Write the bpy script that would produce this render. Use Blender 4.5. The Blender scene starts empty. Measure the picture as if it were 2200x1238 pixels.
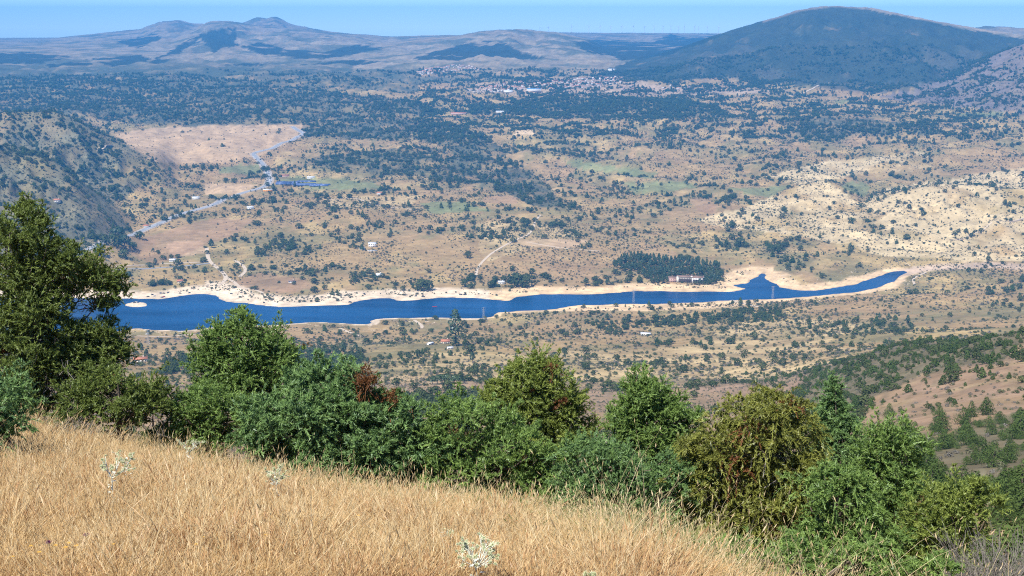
import bpy, math, random
import numpy as np
rng = np.random.default_rng(11)
random.seed(11)
C = bpy.context.scene.collection
SC = bpy.context.scene
R = math.radians

# ------------------------------------------------------------------ camera, light, exposure
CAMZ, FPX, PITCH = 440.0, 2656.0, R(11.9)
cam_d = bpy.data.cameras.new('camera'); cam = bpy.data.objects.new('camera', cam_d); C.objects.link(cam)
cam.location = (0, 0, CAMZ); cam.rotation_euler = (R(90) - PITCH, 0, 0)
cam_d.sensor_width = 36; cam_d.lens = 36 * FPX / 2200; cam_d.clip_start = 0.1; cam_d.clip_end = 60000
SC.camera = cam
SUN_EL, SUN_AZ = R(56), R(-148)          # azimuth from the view direction (+y) towards +x
world = bpy.data.worlds.new('World'); SC.world = world; world.use_nodes = True
wn = world.node_tree.nodes; wl = world.node_tree.links
sky = wn.new('ShaderNodeTexSky'); sky.sky_type = 'NISHITA'; sky.sun_disc = False
sky.sun_elevation = SUN_EL; sky.sun_rotation = SUN_AZ; sky.altitude = 5000; sky.air_density = 1.0; sky.dust_density = 0.0; sky.ozone_density = 6.0
wn['Background'].inputs['Strength'].default_value = 0.135
wl.new(sky.outputs[0], wn['Background'].inputs['Color'])
sun_d = bpy.data.lights.new('sun', 'SUN'); sun_d.energy = 5.0; sun_d.angle = R(0.53); sun_d.color = (1.0, 0.95, 0.87)
sun = bpy.data.objects.new('sun', sun_d); C.objects.link(sun); sun.location = (0, 0, 700)
sun.rotation_euler = (R(90) - SUN_EL, 0, R(180) - SUN_AZ)
SC.view_settings.view_transform = 'Standard'; SC.view_settings.look = 'None'
SC.view_settings.exposure = 0.68; SC.view_settings.gamma = 1.0; SC.view_settings.use_curve_mapping = False
cy = SC.cycles
cy.max_bounces = 5; cy.diffuse_bounces = 3; cy.glossy_bounces = 2; cy.transmission_bounces = 3; cy.volume_bounces = 0; cy.transparent_max_bounces = 8
cy.use_adaptive_sampling = False; cy.use_denoising = False; cy.pixel_filter_type = 'BLACKMAN_HARRIS'; cy.filter_width = 1.1

# ------------------------------------------------------------------ helpers: maths
CP, SP = math.cos(PITCH), math.sin(PITCH)
def tan_el(az, py):
    """tangent of the elevation angle of picture row py at azimuth az"""
    v = (619 - np.asarray(py, float)) / FPX
    y = CP + v * SP
    return (-SP + v * CP) / (y * np.sqrt(1 + np.tan(az) ** 2))
def az_of(px, py=619):
    v = (619 - np.asarray(py, float)) / FPX
    return np.arctan2((np.asarray(px, float) - 1100) / FPX, CP + v * SP)
def project(x, y, z):
    """world to photograph pixel (2200 x 1238)"""
    dz = z - CAMZ
    f = y * CP - dz * SP; u = y * SP + dz * CP
    f = np.where(f < 1e-3, 1e-3, f)
    return 1100 + FPX * x / f, 619 - FPX * u / f
def sstep(a, b, x):
    t = np.clip((x - a) / (b - a), 0, 1); return t * t * (3 - 2 * t)
_perm = rng.permutation(512); _g = rng.normal(size=(512, 2)); _g /= np.linalg.norm(_g, axis=1)[:, None]
def perlin(x, y, seed=0):
    xi = np.floor(x).astype(np.int64); yi = np.floor(y).astype(np.int64); xf = x - xi; yf = y - yi
    def gr(a, b, fx, fy):
        h = _perm[(_perm[(a + seed * 37) & 511] + b + seed * 91) & 511]
        return _g[h, 0] * fx + _g[h, 1] * fy
    u = xf * xf * xf * (xf * (xf * 6 - 15) + 10); v = yf * yf * yf * (yf * (yf * 6 - 15) + 10)
    n0 = gr(xi, yi, xf, yf) * (1 - u) + gr(xi + 1, yi, xf - 1, yf) * u
    n1 = gr(xi, yi + 1, xf, yf - 1) * (1 - u) + gr(xi + 1, yi + 1, xf - 1, yf - 1) * u
    return 1.5 * (n0 * (1 - v) + n1 * v)
def fbm(x, y, s, seed=0, oct=4):
    t = 0; a = 1.0; f = 1.0 / s; n = 0
    for o in range(oct):
        t = t + a * perlin(x * f + 17.3 * o, y * f - 9.1 * o, seed + o); n += a; a *= 0.5; f *= 2.03
    return t / n * 1.3
def cells(x, y, s, seed=3):
    """jittered cells: random value of the nearest cell and distance to its border (in cells)"""
    x = x / s; y = y / s; xi = np.floor(x).astype(np.int64); yi = np.floor(y).astype(np.int64)
    b1 = np.full(x.shape, 9.0); b2 = np.full(x.shape, 9.0); idv = np.zeros(x.shape)
    for a in (-1, 0, 1):
        for b in (-1, 0, 1):
            h = _perm[(_perm[(xi + a + seed * 13) & 511] + yi + b) & 511]; h2 = _perm[(h + 77) & 511]; h3 = _perm[(h + 201) & 511]
            dd = np.hypot(xi + a + h / 512.0 - x, yi + b + h2 / 512.0 - y)
            n = dd < b1
            b2 = np.where(n, b1, np.minimum(b2, dd)); idv = np.where(n, h3 / 512.0, idv); b1 = np.where(n, dd, b1)
    return idv, b2 - b1
def in_poly(px, py, poly):
    poly = np.asarray(poly, float); ins = np.zeros(px.shape, bool); n = len(poly)
    for i in range(n):
        x1, y1 = poly[i]; x2, y2 = poly[(i + 1) % n]
        if y1 == y2: continue
        c = ((y1 > py) != (y2 > py)) & (px < (x2 - x1) * (py - y1) / (y2 - y1) + x1)
        ins ^= c
    return ins
def seg_dist(px, py, poly, closed=True):
    poly = np.asarray(poly, float); n = len(poly); best = np.full(px.shape, 1e18)
    for i in range(n if closed else n - 1):
        a = poly[i]; b = poly[(i + 1) % n]; ab = b - a; L = max(ab @ ab, 1e-9)
        t = np.clip(((px - a[0]) * ab[0] + (py - a[1]) * ab[1]) / L, 0, 1)
        best = np.minimum(best, (px - a[0] - t * ab[0]) ** 2 + (py - a[1] - t * ab[1]) ** 2)
    return np.sqrt(best)
def pchip(xk, yk, x):
    xk = np.asarray(xk, float); yk = np.asarray(yk, float); h = np.diff(xk); dl = np.diff(yk) / h
    m = np.zeros_like(yk); m[0] = dl[0]; m[-1] = dl[-1]
    for i in range(1, len(xk) - 1):
        if dl[i - 1] * dl[i] > 0:
            w1 = 2 * h[i] + h[i - 1]; w2 = h[i] + 2 * h[i - 1]; m[i] = (w1 + w2) / (w1 / dl[i - 1] + w2 / dl[i])
    i = np.clip(np.searchsorted(xk, x) - 1, 0, len(xk) - 2); t = np.clip((x - xk[i]) / h[i], 0, 1); hh = h[i]
    return yk[i] * (2 * t**3 - 3 * t**2 + 1) + m[i] * hh * (t**3 - 2 * t**2 + t) + yk[i + 1] * (-2 * t**3 + 3 * t**2) + m[i + 1] * hh * (t**3 - t**2)

# ------------------------------------------------------------------ helpers: objects and meshes
def tag(o, label=None, cat=None, group=None, kind=None):
    for k, v in (('label', label), ('category', cat), ('group', group), ('kind', kind)):
        if v: o[k] = v
    return o
def link(name, me, parent=None, loc=(0, 0, 0)):
    o = bpy.data.objects.new(name, me); C.objects.link(o); o.location = loc
    if parent: o.parent = parent
    return o
class MB:
    """collects polygons of one mesh as numpy arrays"""
    def __init__(s): s.V = []; s.F = {}; s.n = 0; s.T = []
    def add(s, v, f, mat=0, tint=0.5):
        v = np.asarray(v, float).reshape(-1, 3); f = np.asarray(f, np.int64); k = f.shape[1]
        s.F.setdefault(k, []).append((f + s.n, np.broadcast_to(np.asarray(mat), (len(f),)))); s.V.append(v)
        s.T.append(np.broadcast_to(np.asarray(tint, float), (len(v),))); s.n += len(v); return s
    def box(s, c, h, mat=0, rot=0.0, taper=1.0, tint=0.5):
        c = np.asarray(c, float); sx, sy, sz = h; cr, sr = math.cos(rot), math.sin(rot)
        v = []
        for z, t in ((-sz, 1.0), (sz, taper)):
            for a, b in ((-1, -1), (1, -1), (1, 1), (-1, 1)):
                x, y = a * sx * t, b * sy * t; v.append((x * cr - y * sr, x * sr + y * cr, z))
        return s.add(np.array(v) + c, [(3, 2, 1, 0), (4, 5, 6, 7), (0, 1, 5, 4), (1, 2, 6, 5), (2, 3, 7, 6), (3, 0, 4, 7)], mat, tint)
    def tube(s, pts, rad, k=5, mat=0, tint=0.5):
        P = np.asarray(pts, float); n = len(P); rad = np.broadcast_to(np.asarray(rad, float), (n,))
        T = np.gradient(P, axis=0); T /= np.linalg.norm(T, axis=1)[:, None] + 1e-12
        ref = np.array([0.31, 0.87, 0.2]); A = np.cross(T, ref); A /= np.linalg.norm(A, axis=1)[:, None] + 1e-9; B = np.cross(T, A)
        an = np.arange(k) * 2 * math.pi / k
        v = P[:, None, :] + rad[:, None, None] * (A[:, None, :] * np.cos(an)[None, :, None] + B[:, None, :] * np.sin(an)[None, :, None])
        i = np.arange(n - 1)[:, None] * k; j = np.arange(k)[None, :]; j2 = (j + 1) % k
        f = np.stack([i + j, i + j2, i + k + j2, i + k + j], -1).reshape(-1, 4)
        return s.add(v.reshape(-1, 3), f, mat, tint)
    def mesh(s, name, mats, smooth=False):
        me = bpy.data.meshes.new(name); V = np.concatenate(s.V) if s.V else np.zeros((0, 3))
        me.vertices.add(len(V)); me.vertices.foreach_set('co', V.astype(np.float32).ravel())
        li = []; ls = []; mi = []; st = 0
        for k, L in s.F.items():
            for f, m in L:
                li.append(f.ravel()); ls.append(st + np.arange(len(f)) * k); st += f.size; mi.append(m)
        li = np.concatenate(li); ls = np.concatenate(ls); mi = np.concatenate(mi)
        me.loops.add(len(li)); me.loops.foreach_set('vertex_index', li.astype(np.int32))
        me.polygons.add(len(ls)); me.polygons.foreach_set('loop_start', ls.astype(np.int32))
        me.polygons.foreach_set('material_index', mi.astype(np.int32))
        if smooth: me.polygons.foreach_set('use_smooth', np.ones(len(ls), bool))
        me.update(calc_edges=True)
        at = me.attributes.new('tint', 'FLOAT', 'POINT'); at.data.foreach_set('value', np.concatenate(s.T).astype(np.float32))
        for m in mats: me.materials.append(m)
        return me
    def obj(s, name, mats, parent=None, loc=(0, 0, 0), smooth=False):
        return link(name, s.mesh(name, mats, smooth), parent, loc)

# ------------------------------------------------------------------ helpers: materials
def new_mat(name):
    m = bpy.data.materials.new(name); m.use_nodes = True; nt = m.node_tree; nt.nodes.clear()
    out = nt.nodes.new('ShaderNodeOutputMaterial'); return m, nt, out
def nd(nt, t, **kw):
    n = nt.nodes.new(t)
    for k, v in kw.items():
        if k.startswith('i_'):
            key = k[2:]; n.inputs[int(key) if key.isdigit() else key.replace('_', ' ')].default_value = v
        else: setattr(n, k, v)
    return n
def mixc(nt, fac, a, b, mode='MIX'):
    n = nt.nodes.new('ShaderNodeMix'); n.data_type = 'RGBA'; n.blend_type = mode
    for s, v in ((n.inputs[0], fac), (n.inputs[6], a), (n.inputs[7], b)):
        if isinstance(v, (int, float)): s.default_value = v
        elif isinstance(v, tuple): s.default_value = (*v, 1) if len(v) == 3 else v
        else: nt.links.new(v, s)
    return n.outputs[2]
def simple_mat(name, col, rough=0.7, var=0.15, scale=2.0, metal=0.0):
    m, nt, out = new_mat(name); b = nd(nt, 'ShaderNodeBsdfPrincipled'); b.inputs['Roughness'].default_value = rough; b.inputs['Metallic'].default_value = metal
    tc = nd(nt, 'ShaderNodeTexCoord'); no = nd(nt, 'ShaderNodeTexNoise'); no.inputs['Scale'].default_value = scale; no.inputs['Detail'].default_value = 5
    nt.links.new(tc.outputs['Object'], no.inputs['Vector'])
    c = mixc(nt, no.outputs['Fac'], tuple(x * (1 - var) for x in col), tuple(min(1, x * (1 + var)) for x in col))
    nt.links.new(c, b.inputs['Base Color']); nt.links.new(b.outputs[0], out.inputs[0]); return m
def leaf_mat(name, c1, c2, trans=0.3, obj_random=0.0, gloss=0.06, c3=None):
    """leaf colour between c1 and c2 from each leaf's own tint (and each plant's own), light passing through"""
    m, nt, out = new_mat(name); L = nt.links
    at = nd(nt, 'ShaderNodeAttribute', attribute_name='tint')
    fac = at.outputs['Fac']
    if obj_random:
        oi = nd(nt, 'ShaderNodeObjectInfo'); mx = nd(nt, 'ShaderNodeMix'); mx.inputs[0].default_value = obj_random
        L.new(at.outputs['Fac'], mx.inputs[2]); L.new(oi.outputs['Random'], mx.inputs[3]); fac = mx.outputs[0]
    if c3:
        cr = nd(nt, 'ShaderNodeValToRGB'); e = cr.color_ramp.elements
        e[0].position = 0.0; e[0].color = (*c1, 1); e[1].position = 0.93; e[1].color = (*c2, 1); x = e.new(0.965); x.color = (*c3, 1)
        L.new(fac, cr.inputs[0]); col = cr.outputs[0]
    else: col = mixc(nt, fac, c1, c2)
    d = nd(nt, 'ShaderNodeBsdfDiffuse'); t = nd(nt, 'ShaderNodeBsdfTranslucent'); mx = nd(nt, 'ShaderNodeMixShader', i_0=trans)
    L.new(col, d.inputs[0]); L.new(col, t.inputs[0]); L.new(d.outputs[0], mx.inputs[1]); L.new(t.outputs[0], mx.inputs[2])
    if gloss:
        g = nd(nt, 'ShaderNodeBsdfGlossy'); g.inputs['Roughness'].default_value = 0.45; g.inputs[0].default_value = (0.8, 0.85, 0.9, 1)
        m2 = nd(nt, 'ShaderNodeMixShader', i_0=gloss); L.new(mx.outputs[0], m2.inputs[1]); L.new(g.outputs[0], m2.inputs[2]); mx = m2
    L.new(mx.outputs[0], out.inputs[0]); return m

M = {}
M['oak'] = leaf_mat('oak_foliage', (.042, .064, .025), (.105, .126, .050), .22, .55, 0)
M['juniper_far'] = leaf_mat('juniper_bush_foliage', (.044, .078, .022), (.112, .160, .050), .25, .5, 0)
M['pine'] = leaf_mat('pine_foliage', (.032, .060, .022), (.078, .118, .042), .2, .5, .03)
M['scrub'] = leaf_mat('scrub_foliage', (.065, .080, .038), (.150, .150, .078), .15, .7, .02)
M['greyscrub'] = leaf_mat('grey_scrub_foliage', (.100, .095, .080), (.190, .175, .145), .1, .6, .02)
M['poplar'] = leaf_mat('poplar_foliage', (.045, .085, .030), (.090, .130, .050), .3, .4, .04)
M['bark'] = simple_mat('bark', (.11, .085, .065), .9, .35, 9)
M['deadwood'] = simple_mat('dead_wood', (.30, .27, .24), .9, .3, 12)

# ------------------------------------------------------------------ TERRAIN
# drop below the eye (metres) along chosen azimuths, from the eye's feet to the far hills
far_z = [(2084, 3), (2300, 10), (2600, 22), (3200, 50), (4000, 100), (5000, 165), (6000, 220), (7500, 270), (9000, 310), (14000, 330), (20000, 300)]
def col_from(near, mid):
    """near: (d, drop); mid: (d, row) in px of the photograph"""
    return near, mid
cols = []
def add_col(px=None, az=None, near=(), mid=(), far=True):
    a = float(az_of(px)) if px is not None else az
    k = [(0.0, 1.7)] + list(near) + [(d, -d * float(tan_el(a, py))) for d, py in mid]
    if far: k += [(d, CAMZ - z) for d, z in far_z]
    k.sort(); cols.append((a, [q[0] for q in k], [q[1] for q in k]))
L0 = [(3, 2.32), (8, 3.4), (14, 4.7), (18, 5.6), (25, 8.0), (40, 14.5), (60, 23), (100, 40), (200, 76)]
LC = [(3, 2.45), (8, 3.8), (11, 4.72), (16, 6.95), (25, 11.2), (40, 17.8), (60, 24.5), (100, 40.5), (200, 76)]
LR = [(3, 2.6), (6, 3.5), (9, 4.5), (16, 7.5), (25, 11.5), (40, 17.6), (60, 25.5)]
midL = [(300, 985), (600, 905), (900, 850), (1200, 800), (1500, 757), (1780, 716)]
midC = [(300, 985), (600, 905), (900, 850), (1200, 792), (1500, 747), (1780, 707), (1880, 692)]
add_col(az=-3.1416, near=[(10, -0.9), (30, -6), (60, -12), (300, -40)], far=False)
add_col(az=-1.75, near=[(10, 1.6), (60, 5), (300, 30), (2000, 150), (9000, 200)], far=False)
add_col(az=-0.9, near=L0, mid=midL)
add_col(px=-300, near=L0, mid=midL)
add_col(px=0, near=L0, mid=midL)
add_col(px=550, near=[(a, (b + c[1]) / 2) for (a, b), c in zip(L0, [(0, 2.45), (0, 3.75), (0, 6.1), (0, 8.4), (0, 12.6), (0, 16.6), (0, 24.2), (0, 40.2), (0, 76)])], mid=midL)
add_col(px=1100, near=LC, mid=midC)
add_col(px=1400, near=LC, mid=[(300, 985), (600, 905), (900, 850), (1200, 800), (1500, 748), (1800, 700), (1950, 667)])
add_col(px=1680, near=LR, mid=[(100, 1090), (300, 1000), (500, 940), (700, 890), (850, 850), (950, 825), (1100, 808), (1300, 772), (1600, 722), (1900, 668), (2010, 645)])
add_col(px=1800, near=LR, mid=[(100, 1090), (250, 1010), (400, 930), (600, 858), (750, 815), (850, 790), (1000, 785), (1300, 752), (1600, 715), (1900, 664), (2040, 636)])
add_col(px=1950, near=LR, mid=[(100, 1095), (180, 1045), (250, 985), (400, 880), (500, 825), (600, 780), (700, 750), (770, 735), (900, 760), (1300, 735), (1600, 705), (1900, 664), (2080, 628)])
add_col(px=2200, near=LR, mid=[(100, 1095), (180, 1030), (250, 960), (330, 895), (400, 845), (480, 785), (560, 740), (630, 712), (760, 745), (1100, 748), (1500, 710), (1900, 660), (2080, 632)])
add_col(px=2600, near=LR, mid=[(100, 1090), (180, 1010), (250, 930), (400, 800), (560, 690), (650, 660), (900, 720), (1500, 700), (1900, 660), (2080, 632)])
add_col(az=0.9, near=LR, mid=[(100, 1060), (250, 900), (560, 660), (700, 640), (1000, 680), (1900, 660), (2080, 632)])
add_col(az=1.75, near=[(10, 1.8), (60, 6), (300, 40), (2000, 150), (9000, 200)], far=False)
add_col(az=3.1416, near=[(10, -0.9), (30, -6), (60, -12), (300, -40)], far=False)

def axis():
    a = np.arange(-0.47, 0.47001, 0.00165)
    o = np.concatenate([np.linspace(-math.pi, -1.0, 22), np.linspace(-0.95, -0.49, 24)])
    return np.concatenate([o, a, -o[::-1]])
AZ = axis()
DD = np.concatenate([np.linspace(0.25, 3, 8)[:-1], np.geomspace(3, 60, 75)[:-1], np.geomspace(60, 1000, 130)[:-1], np.geomspace(1000, 6800, 330)[:-1], np.geomspace(6800, 15500, 250)])
nA, nD = len(AZ), len(DD)
kx = lambda d: np.log(np.asarray(d, float) + 4)
ck = np.array([c[0] for c in cols])
prof = np.stack([pchip(kx(c[1]), c[2], np.clip(kx(DD), kx(c[1][0]), kx(c[1][-1]))) for c in cols])   # (columns, nD)
ia = np.clip(np.searchsorted(ck, AZ) - 1, 0, len(ck) - 2); ta = (AZ - ck[ia]) / (ck[ia + 1] - ck[ia]); ta = np.clip(ta, 0, 1)
drop = prof[ia] * (1 - ta)[:, None] + prof[ia + 1] * ta[:, None]
for _ in range(2):    # smooth across azimuth inside the view
    w = drop.copy(); s = slice(60, nA - 60)
    acc = 0; K = 12
    for k in range(-K, K + 1): acc = acc + drop[60 + k: nA - 60 + k]
    w[s] = acc / (2 * K + 1); drop = w
Z = CAMZ - drop
A2, D2 = np.meshgrid(AZ, DD, indexing='ij')
X2, Y2 = D2 * np.sin(A2), D2 * np.cos(A2)
def ridge(pts, D, Lf, Lb, pw=1.35, gully=0.10, gs=500, seed=0, edge=0.0):
    """a hill: crest seen along pts (px, row) at distance D, front slope Lf deep, back slope Lb"""
    global Z
    p = np.array(pts, float); a = az_of(p[:, 0], p[:, 1]); zr_k = CAMZ + D * tan_el(a, p[:, 1])
    zr = np.interp(AZ, a, zr_k)
    K = 1 if D > 6500 else 4; zs = np.convolve(np.pad(zr, K, 'edge'), np.ones(2 * K + 1) / (2 * K + 1), 'valid'); zr = zs
    lim = (sstep(a[0] - edge - 0.02, a[0], AZ) * (1 - sstep(a[-1], a[-1] + edge + 0.02, AZ)))[:, None]
    zr = zr + np.where(D > 8000, .07, .03) * np.maximum(zr - Z[:, -1], 60) * fbm(AZ * 75, AZ * 0 + seed * 3.1, 1.0, seed + 9, 4) * (D > 5000)
    Dv = D * (1 + 0.03 * fbm(AZ * 14, AZ * 0 + seed, 1.0, seed))[:, None]
    t = D2 - Dv
    wob = 1 + 0.35 * fbm(X2, Y2, gs * 1.6, seed + 5, 3)
    sh = np.where(t < 0, np.clip(1 + t / (Lf * np.clip(wob, .5, 1.6)), 0, 1) ** pw, np.clip(1 - t / Lb, 0, 1))
    g = np.abs(fbm(X2, Y2, gs, seed + 2, 4))
    hgt = np.maximum(zr[:, None] - Z, 0) * lim
    cand = Z + hgt * sh - hgt * gully * g * (4.2 if D > 6500 else 3.2) * sh * np.clip((-t / Lf) * 3, 0, 1) * np.where(t < 0, 1, 0)
    Z = np.maximum(Z, cand)
# undulation of the valley floor, then the hills
und = fbm(X2, Y2, 620, 1, 3) * 18 + fbm(X2, Y2, 190, 4, 4) * 9
gul = np.abs(fbm(X2, Y2, 300, 6, 4)); und = und - 16 * (0.35 - np.minimum(gul, .35)) / .35 + 5 * np.abs(fbm(X2, Y2, 70, 8, 3))
Z += und * sstep(2150, 2800, D2) * (1 - sstep(6500, 9000, D2))
Z += (fbm(X2, Y2, 160, 7, 4) * 5 + fbm(X2, Y2, 45, 9, 3) * 1.2) * sstep(60, 350, D2) * (1 - sstep(1500, 1850, D2))
ridge([(-900, 100), (-300, 96), (0, 92), (60, 89), (150, 78), (230, 70), (300, 62), (340, 48), (380, 43), (420, 50), (480, 54), (520, 50), (535, 44), (548, 37), (560, 35), (575, 40), (588, 35), (600, 39), (620, 50), (690, 65), (740, 72), (800, 76), (870, 82), (1000, 95)], 12500, 4200, 2500, 1.15, .34, 520, 21)
ridge([(60, 150), (200, 128), (330, 104), (400, 70), (450, 47), (500, 45), (560, 57), (650, 62), (760, 73), (830, 79), (950, 75), (1010, 78), (1100, 95)], 10600, 3400, 2600, 1.2, .42, 430, 33)
ridge([(1000, 95), (1150, 76), (1190, 70), (1260, 70), (1400, 71), (1540, 72), (1700, 75), (2500, 78)], 13200, 3800, 2200, 1.2, .3, 480, 45)
ridge([(640, 120), (800, 100), (900, 84), (985, 76), (1030, 67), (1080, 63), (1140, 64), (1200, 70), (1260, 84), (1310, 105), (1350, 130), (1400, 150)], 8900, 2700, 2500, 1.3, .28, 380, 51)
ridge([(1900, 75), (2060, 66), (2120, 55), (2200, 60), (2400, 70)], 9300, 2000, 2000, 1.3, .1, 500, 57)
ridge([(1230, 178), (1340, 142), (1440, 110), (1500, 88), (1560, 68), (1640, 45), (1720, 20), (1790, 11), (1870, 17), (1970, 37), (2060, 54), (2150, 68), (2250, 84), (2500, 110)], 7200, 1750, 2200, 1.2, .22, 300, 63)
ridge([(1880, 210), (1960, 192), (2030, 165), (2090, 138), (2140, 115), (2200, 94), (2300, 60), (2500, 30)], 5900, 1150, 1800, 1.3, .25, 200, 71)
ridge([(-300, 225), (-50, 243), (60, 238), (120, 239), (160, 253), (200, 278), (250, 300), (330, 330)], 3450, 480, 620, 1.2, .3, 110, 81)
ridge([(-300, 260), (-50, 300), (0, 312), (100, 335), (155, 372), (215, 422), (275, 466), (330, 502)], 2760, 620, 520, 1.2, .2, 95, 87)
ridge([(620, 350), (760, 322), (900, 312), (1010, 318), (1100, 345), (1180, 395)], 3850, 480, 500, 1.3, .1, 200, 91)
ridge([(560, 475), (680, 455), (770, 448), (860, 455), (960, 478)], 2720, 260, 300, 1.3, .12, 110, 93)
ridge([(1560, 452), (1650, 420), (1740, 392), (1790, 388), (1830, 410), (1870, 432)], 3080, 330, 300, 1.2, .3, 80, 95)
ridge([(1860, 440), (1930, 408), (2050, 396), (2200, 410), (2400, 400)], 2980, 380, 320, 1.2, .32, 85, 97)
ridge([(1000, 226), (1150, 206), (1300, 203), (1450, 208), (1560, 225)], 5150, 500, 500, 1.2, .08, 300, 99)
ridge([(1480, 258), (1660, 248), (1850, 246), (2020, 262)], 4450, 330, 380, 1.2, .08, 200, 101)

p_, q_ = project(X2, Y2, Z)
pm = np.zeros(Z.shape)
for c_ in (((1700, 440), (130, 60)), ((2000, 450), (190, 75)), ((2080, 520), (150, 45)), ((1830, 500), (110, 40))): pm = np.maximum(pm, np.clip(1.6 - 1.6 * np.hypot((p_ - c_[0][0]) / c_[1][0], (q_ - c_[0][1]) / c_[1][1]), 0, 1) * (D2 > 2150))
Z += pm * (9 * np.abs(fbm(X2 + .3 * Y2, Y2, 95, 14, 4)) * 2 - 4 + 3 * np.abs(fbm(X2, Y2, 36, 15, 3)))
# lake, from its shore as seen, laid on the level z = 0
far_shore = [(-320, 640), (100, 640), (269, 641), (295, 643), (340, 642), (364, 640), (389, 636), (436, 631), (469, 636), (484, 649), (538, 651), (556, 656), (600, 661), (673, 657), (749, 656), (764, 647), (802, 642), (851, 641), (856, 648), (904, 644), (955, 638), (1009, 640), (1085, 647), (1104, 644), (1098, 640), (1155, 634), (1162, 632), (1238, 634), (1355, 628), (1365, 625), (1445, 627), (1560, 628), (1604, 622), (1596, 618), (1571, 614), (1614, 609), (1611, 602), (1627, 596), (1633, 587), (1651, 591), (1644, 596), (1651, 604), (1669, 611), (1667, 617), (1709, 624), (1745, 625), (1782, 620), (1829, 614), (1854, 605), (1884, 596), (1909, 587), (1938, 582), (1949, 584)]
near_shore = [(1927, 598), (1909, 612), (1880, 622), (1800, 631), (1700, 642), (1596, 644), (1556, 646), (1520, 649), (1454, 652), (1263, 655), (1209, 660), (1165, 668), (1100, 669), (1058, 671), (1063, 682), (991, 686), (925, 681), (856, 684), (798, 686), (802, 698), (764, 696), (691, 691), (589, 698), (436, 705), (393, 713), (364, 709), (320, 709), (291, 704), (276, 711), (200, 715), (100, 715), (-320, 712)]
def on_level(p, z=0.0):
    a = az_of(p[0], p[1]); d = (z - CAMZ) / tan_el(a, p[1]); return (float(d * np.sin(a)), float(d * np.cos(a)))
def chaikin(P):
    P = np.asarray(P, float); Q = np.roll(P, -1, axis=0); return np.stack([P * .75 + Q * .25, P * .25 + Q * .75], 1).reshape(-1, 2)
LAKE = chaikin(chaikin([on_level(p) for p in far_shore + near_shore]))
ISLE = np.array([on_level(p) for p in [(264, 655), (278, 650), (293, 647), (306, 650), (315, 654), (313, 658), (296, 660), (278, 659)]])
near_lake = (D2 > 1300) & (D2 < 3000) & (np.abs(A2) < 0.75)
xs, ys = X2[near_lake], Y2[near_lake]
ins = in_poly(xs, ys, LAKE); sd = seg_dist(xs, ys, LAKE) * np.where(ins, -1, 1)
isl = in_poly(xs, ys, ISLE); sdi = seg_dist(xs, ys, ISLE) * np.where(isl, 1, -1)
sd = np.where(ins & (sdi > sd), sdi, sd)
sd = sd + 7 * fbm(xs, ys, 55, 12, 4)
SD = np.full(Z.shape, 1e4); SD[near_lake] = sd
bank = np.where(sd > 0, 0.055 * sd + 0.15, np.maximum(0.12 * sd, -6))
zt = np.maximum(Z[near_lake], 1.0)
Z[near_lake] = np.where(sd > 0, bank + (zt - np.minimum(bank, zt)) * sstep(15, 150, sd), bank)

def grade(pix, half, soft):
    """cut and fill the ground along a road so that it lies level across"""
    global Z
    P = np.array([ray(x, y, 1500)[:2] for x, y in pix]); L = np.r_[0, np.cumsum(np.linalg.norm(np.diff(P, axis=0), axis=1))]; t = np.linspace(0, L[-1], 260)
    Q = np.stack([np.interp(t, L, P[:, k]) for k in range(2)], -1)
    for _ in range(4): Q[1:-1] = (Q[:-2] + 2 * Q[1:-1] + Q[2:]) / 4
    hq = height(Q[:, 0], Q[:, 1])
    for _ in range(30): hq[1:-1] = (hq[:-2] + 2 * hq[1:-1] + hq[2:]) / 4
    sel = (D2 > 1500) & (D2 < 5200) & (A2 < .1) & (A2 > -.47); xs, ys = X2[sel], Y2[sel]; best = np.full(xs.shape, 1e9); hz = np.zeros(xs.shape)
    for i in range(len(Q)):
        dd = (xs - Q[i, 0]) ** 2 + (ys - Q[i, 1]) ** 2; n = dd < best; best = np.where(n, dd, best); hz = np.where(n, hq[i], hz)
    w = 1 - sstep(half, half + soft, np.sqrt(best)); Z[sel] = Z[sel] * (1 - w) + hz * w
def gindex(x, y):
    a = np.arctan2(x, y); d = np.hypot(x, y)
    i = np.clip(np.searchsorted(AZ, a) - 1, 0, nA - 2); j = np.clip(np.searchsorted(DD, d) - 1, 0, nD - 2)
    return i, j, np.clip((a - AZ[i]) / (AZ[i + 1] - AZ[i]), 0, 1), np.clip((d - DD[j]) / (DD[j + 1] - DD[j]), 0, 1)
def sample(G, x, y):
    i, j, s, t = gindex(np.asarray(x, float), np.asarray(y, float))
    return (G[i, j] * (1 - s) + G[i + 1, j] * s) * (1 - t) + (G[i, j + 1] * (1 - s) + G[i + 1, j + 1] * s) * t
def height(x, y): return sample(Z, x, y)
def ray(px, py, dmin=30, dmax=16000):
    """where the line of sight through a photograph pixel meets the terrain"""
    a = float(az_of(px, py)); tz = float(tan_el(a, py)); d = np.geomspace(dmin, dmax, 6000)
    zz = height(d * math.sin(a), d * math.cos(a)); hit = np.nonzero(zz >= CAMZ + d * tz)[0]
    k = hit[0] if len(hit) else len(d) - 1
    return np.array([d[k] * math.sin(a), d[k] * math.cos(a), zz[k]])
HW = [(150, 555), (186, 540), (230, 515), (300, 498), (345, 480), (375, 465), (405, 455), (440, 447), (470, 437), (500, 421), (540, 410), (572, 402), (580, 390), (575, 370), (565, 352), (548, 338), (540, 332), (560, 325), (600, 310), (635, 298), (655, 288), (640, 280), (628, 272)]
grade(HW, 16, 45)
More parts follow.
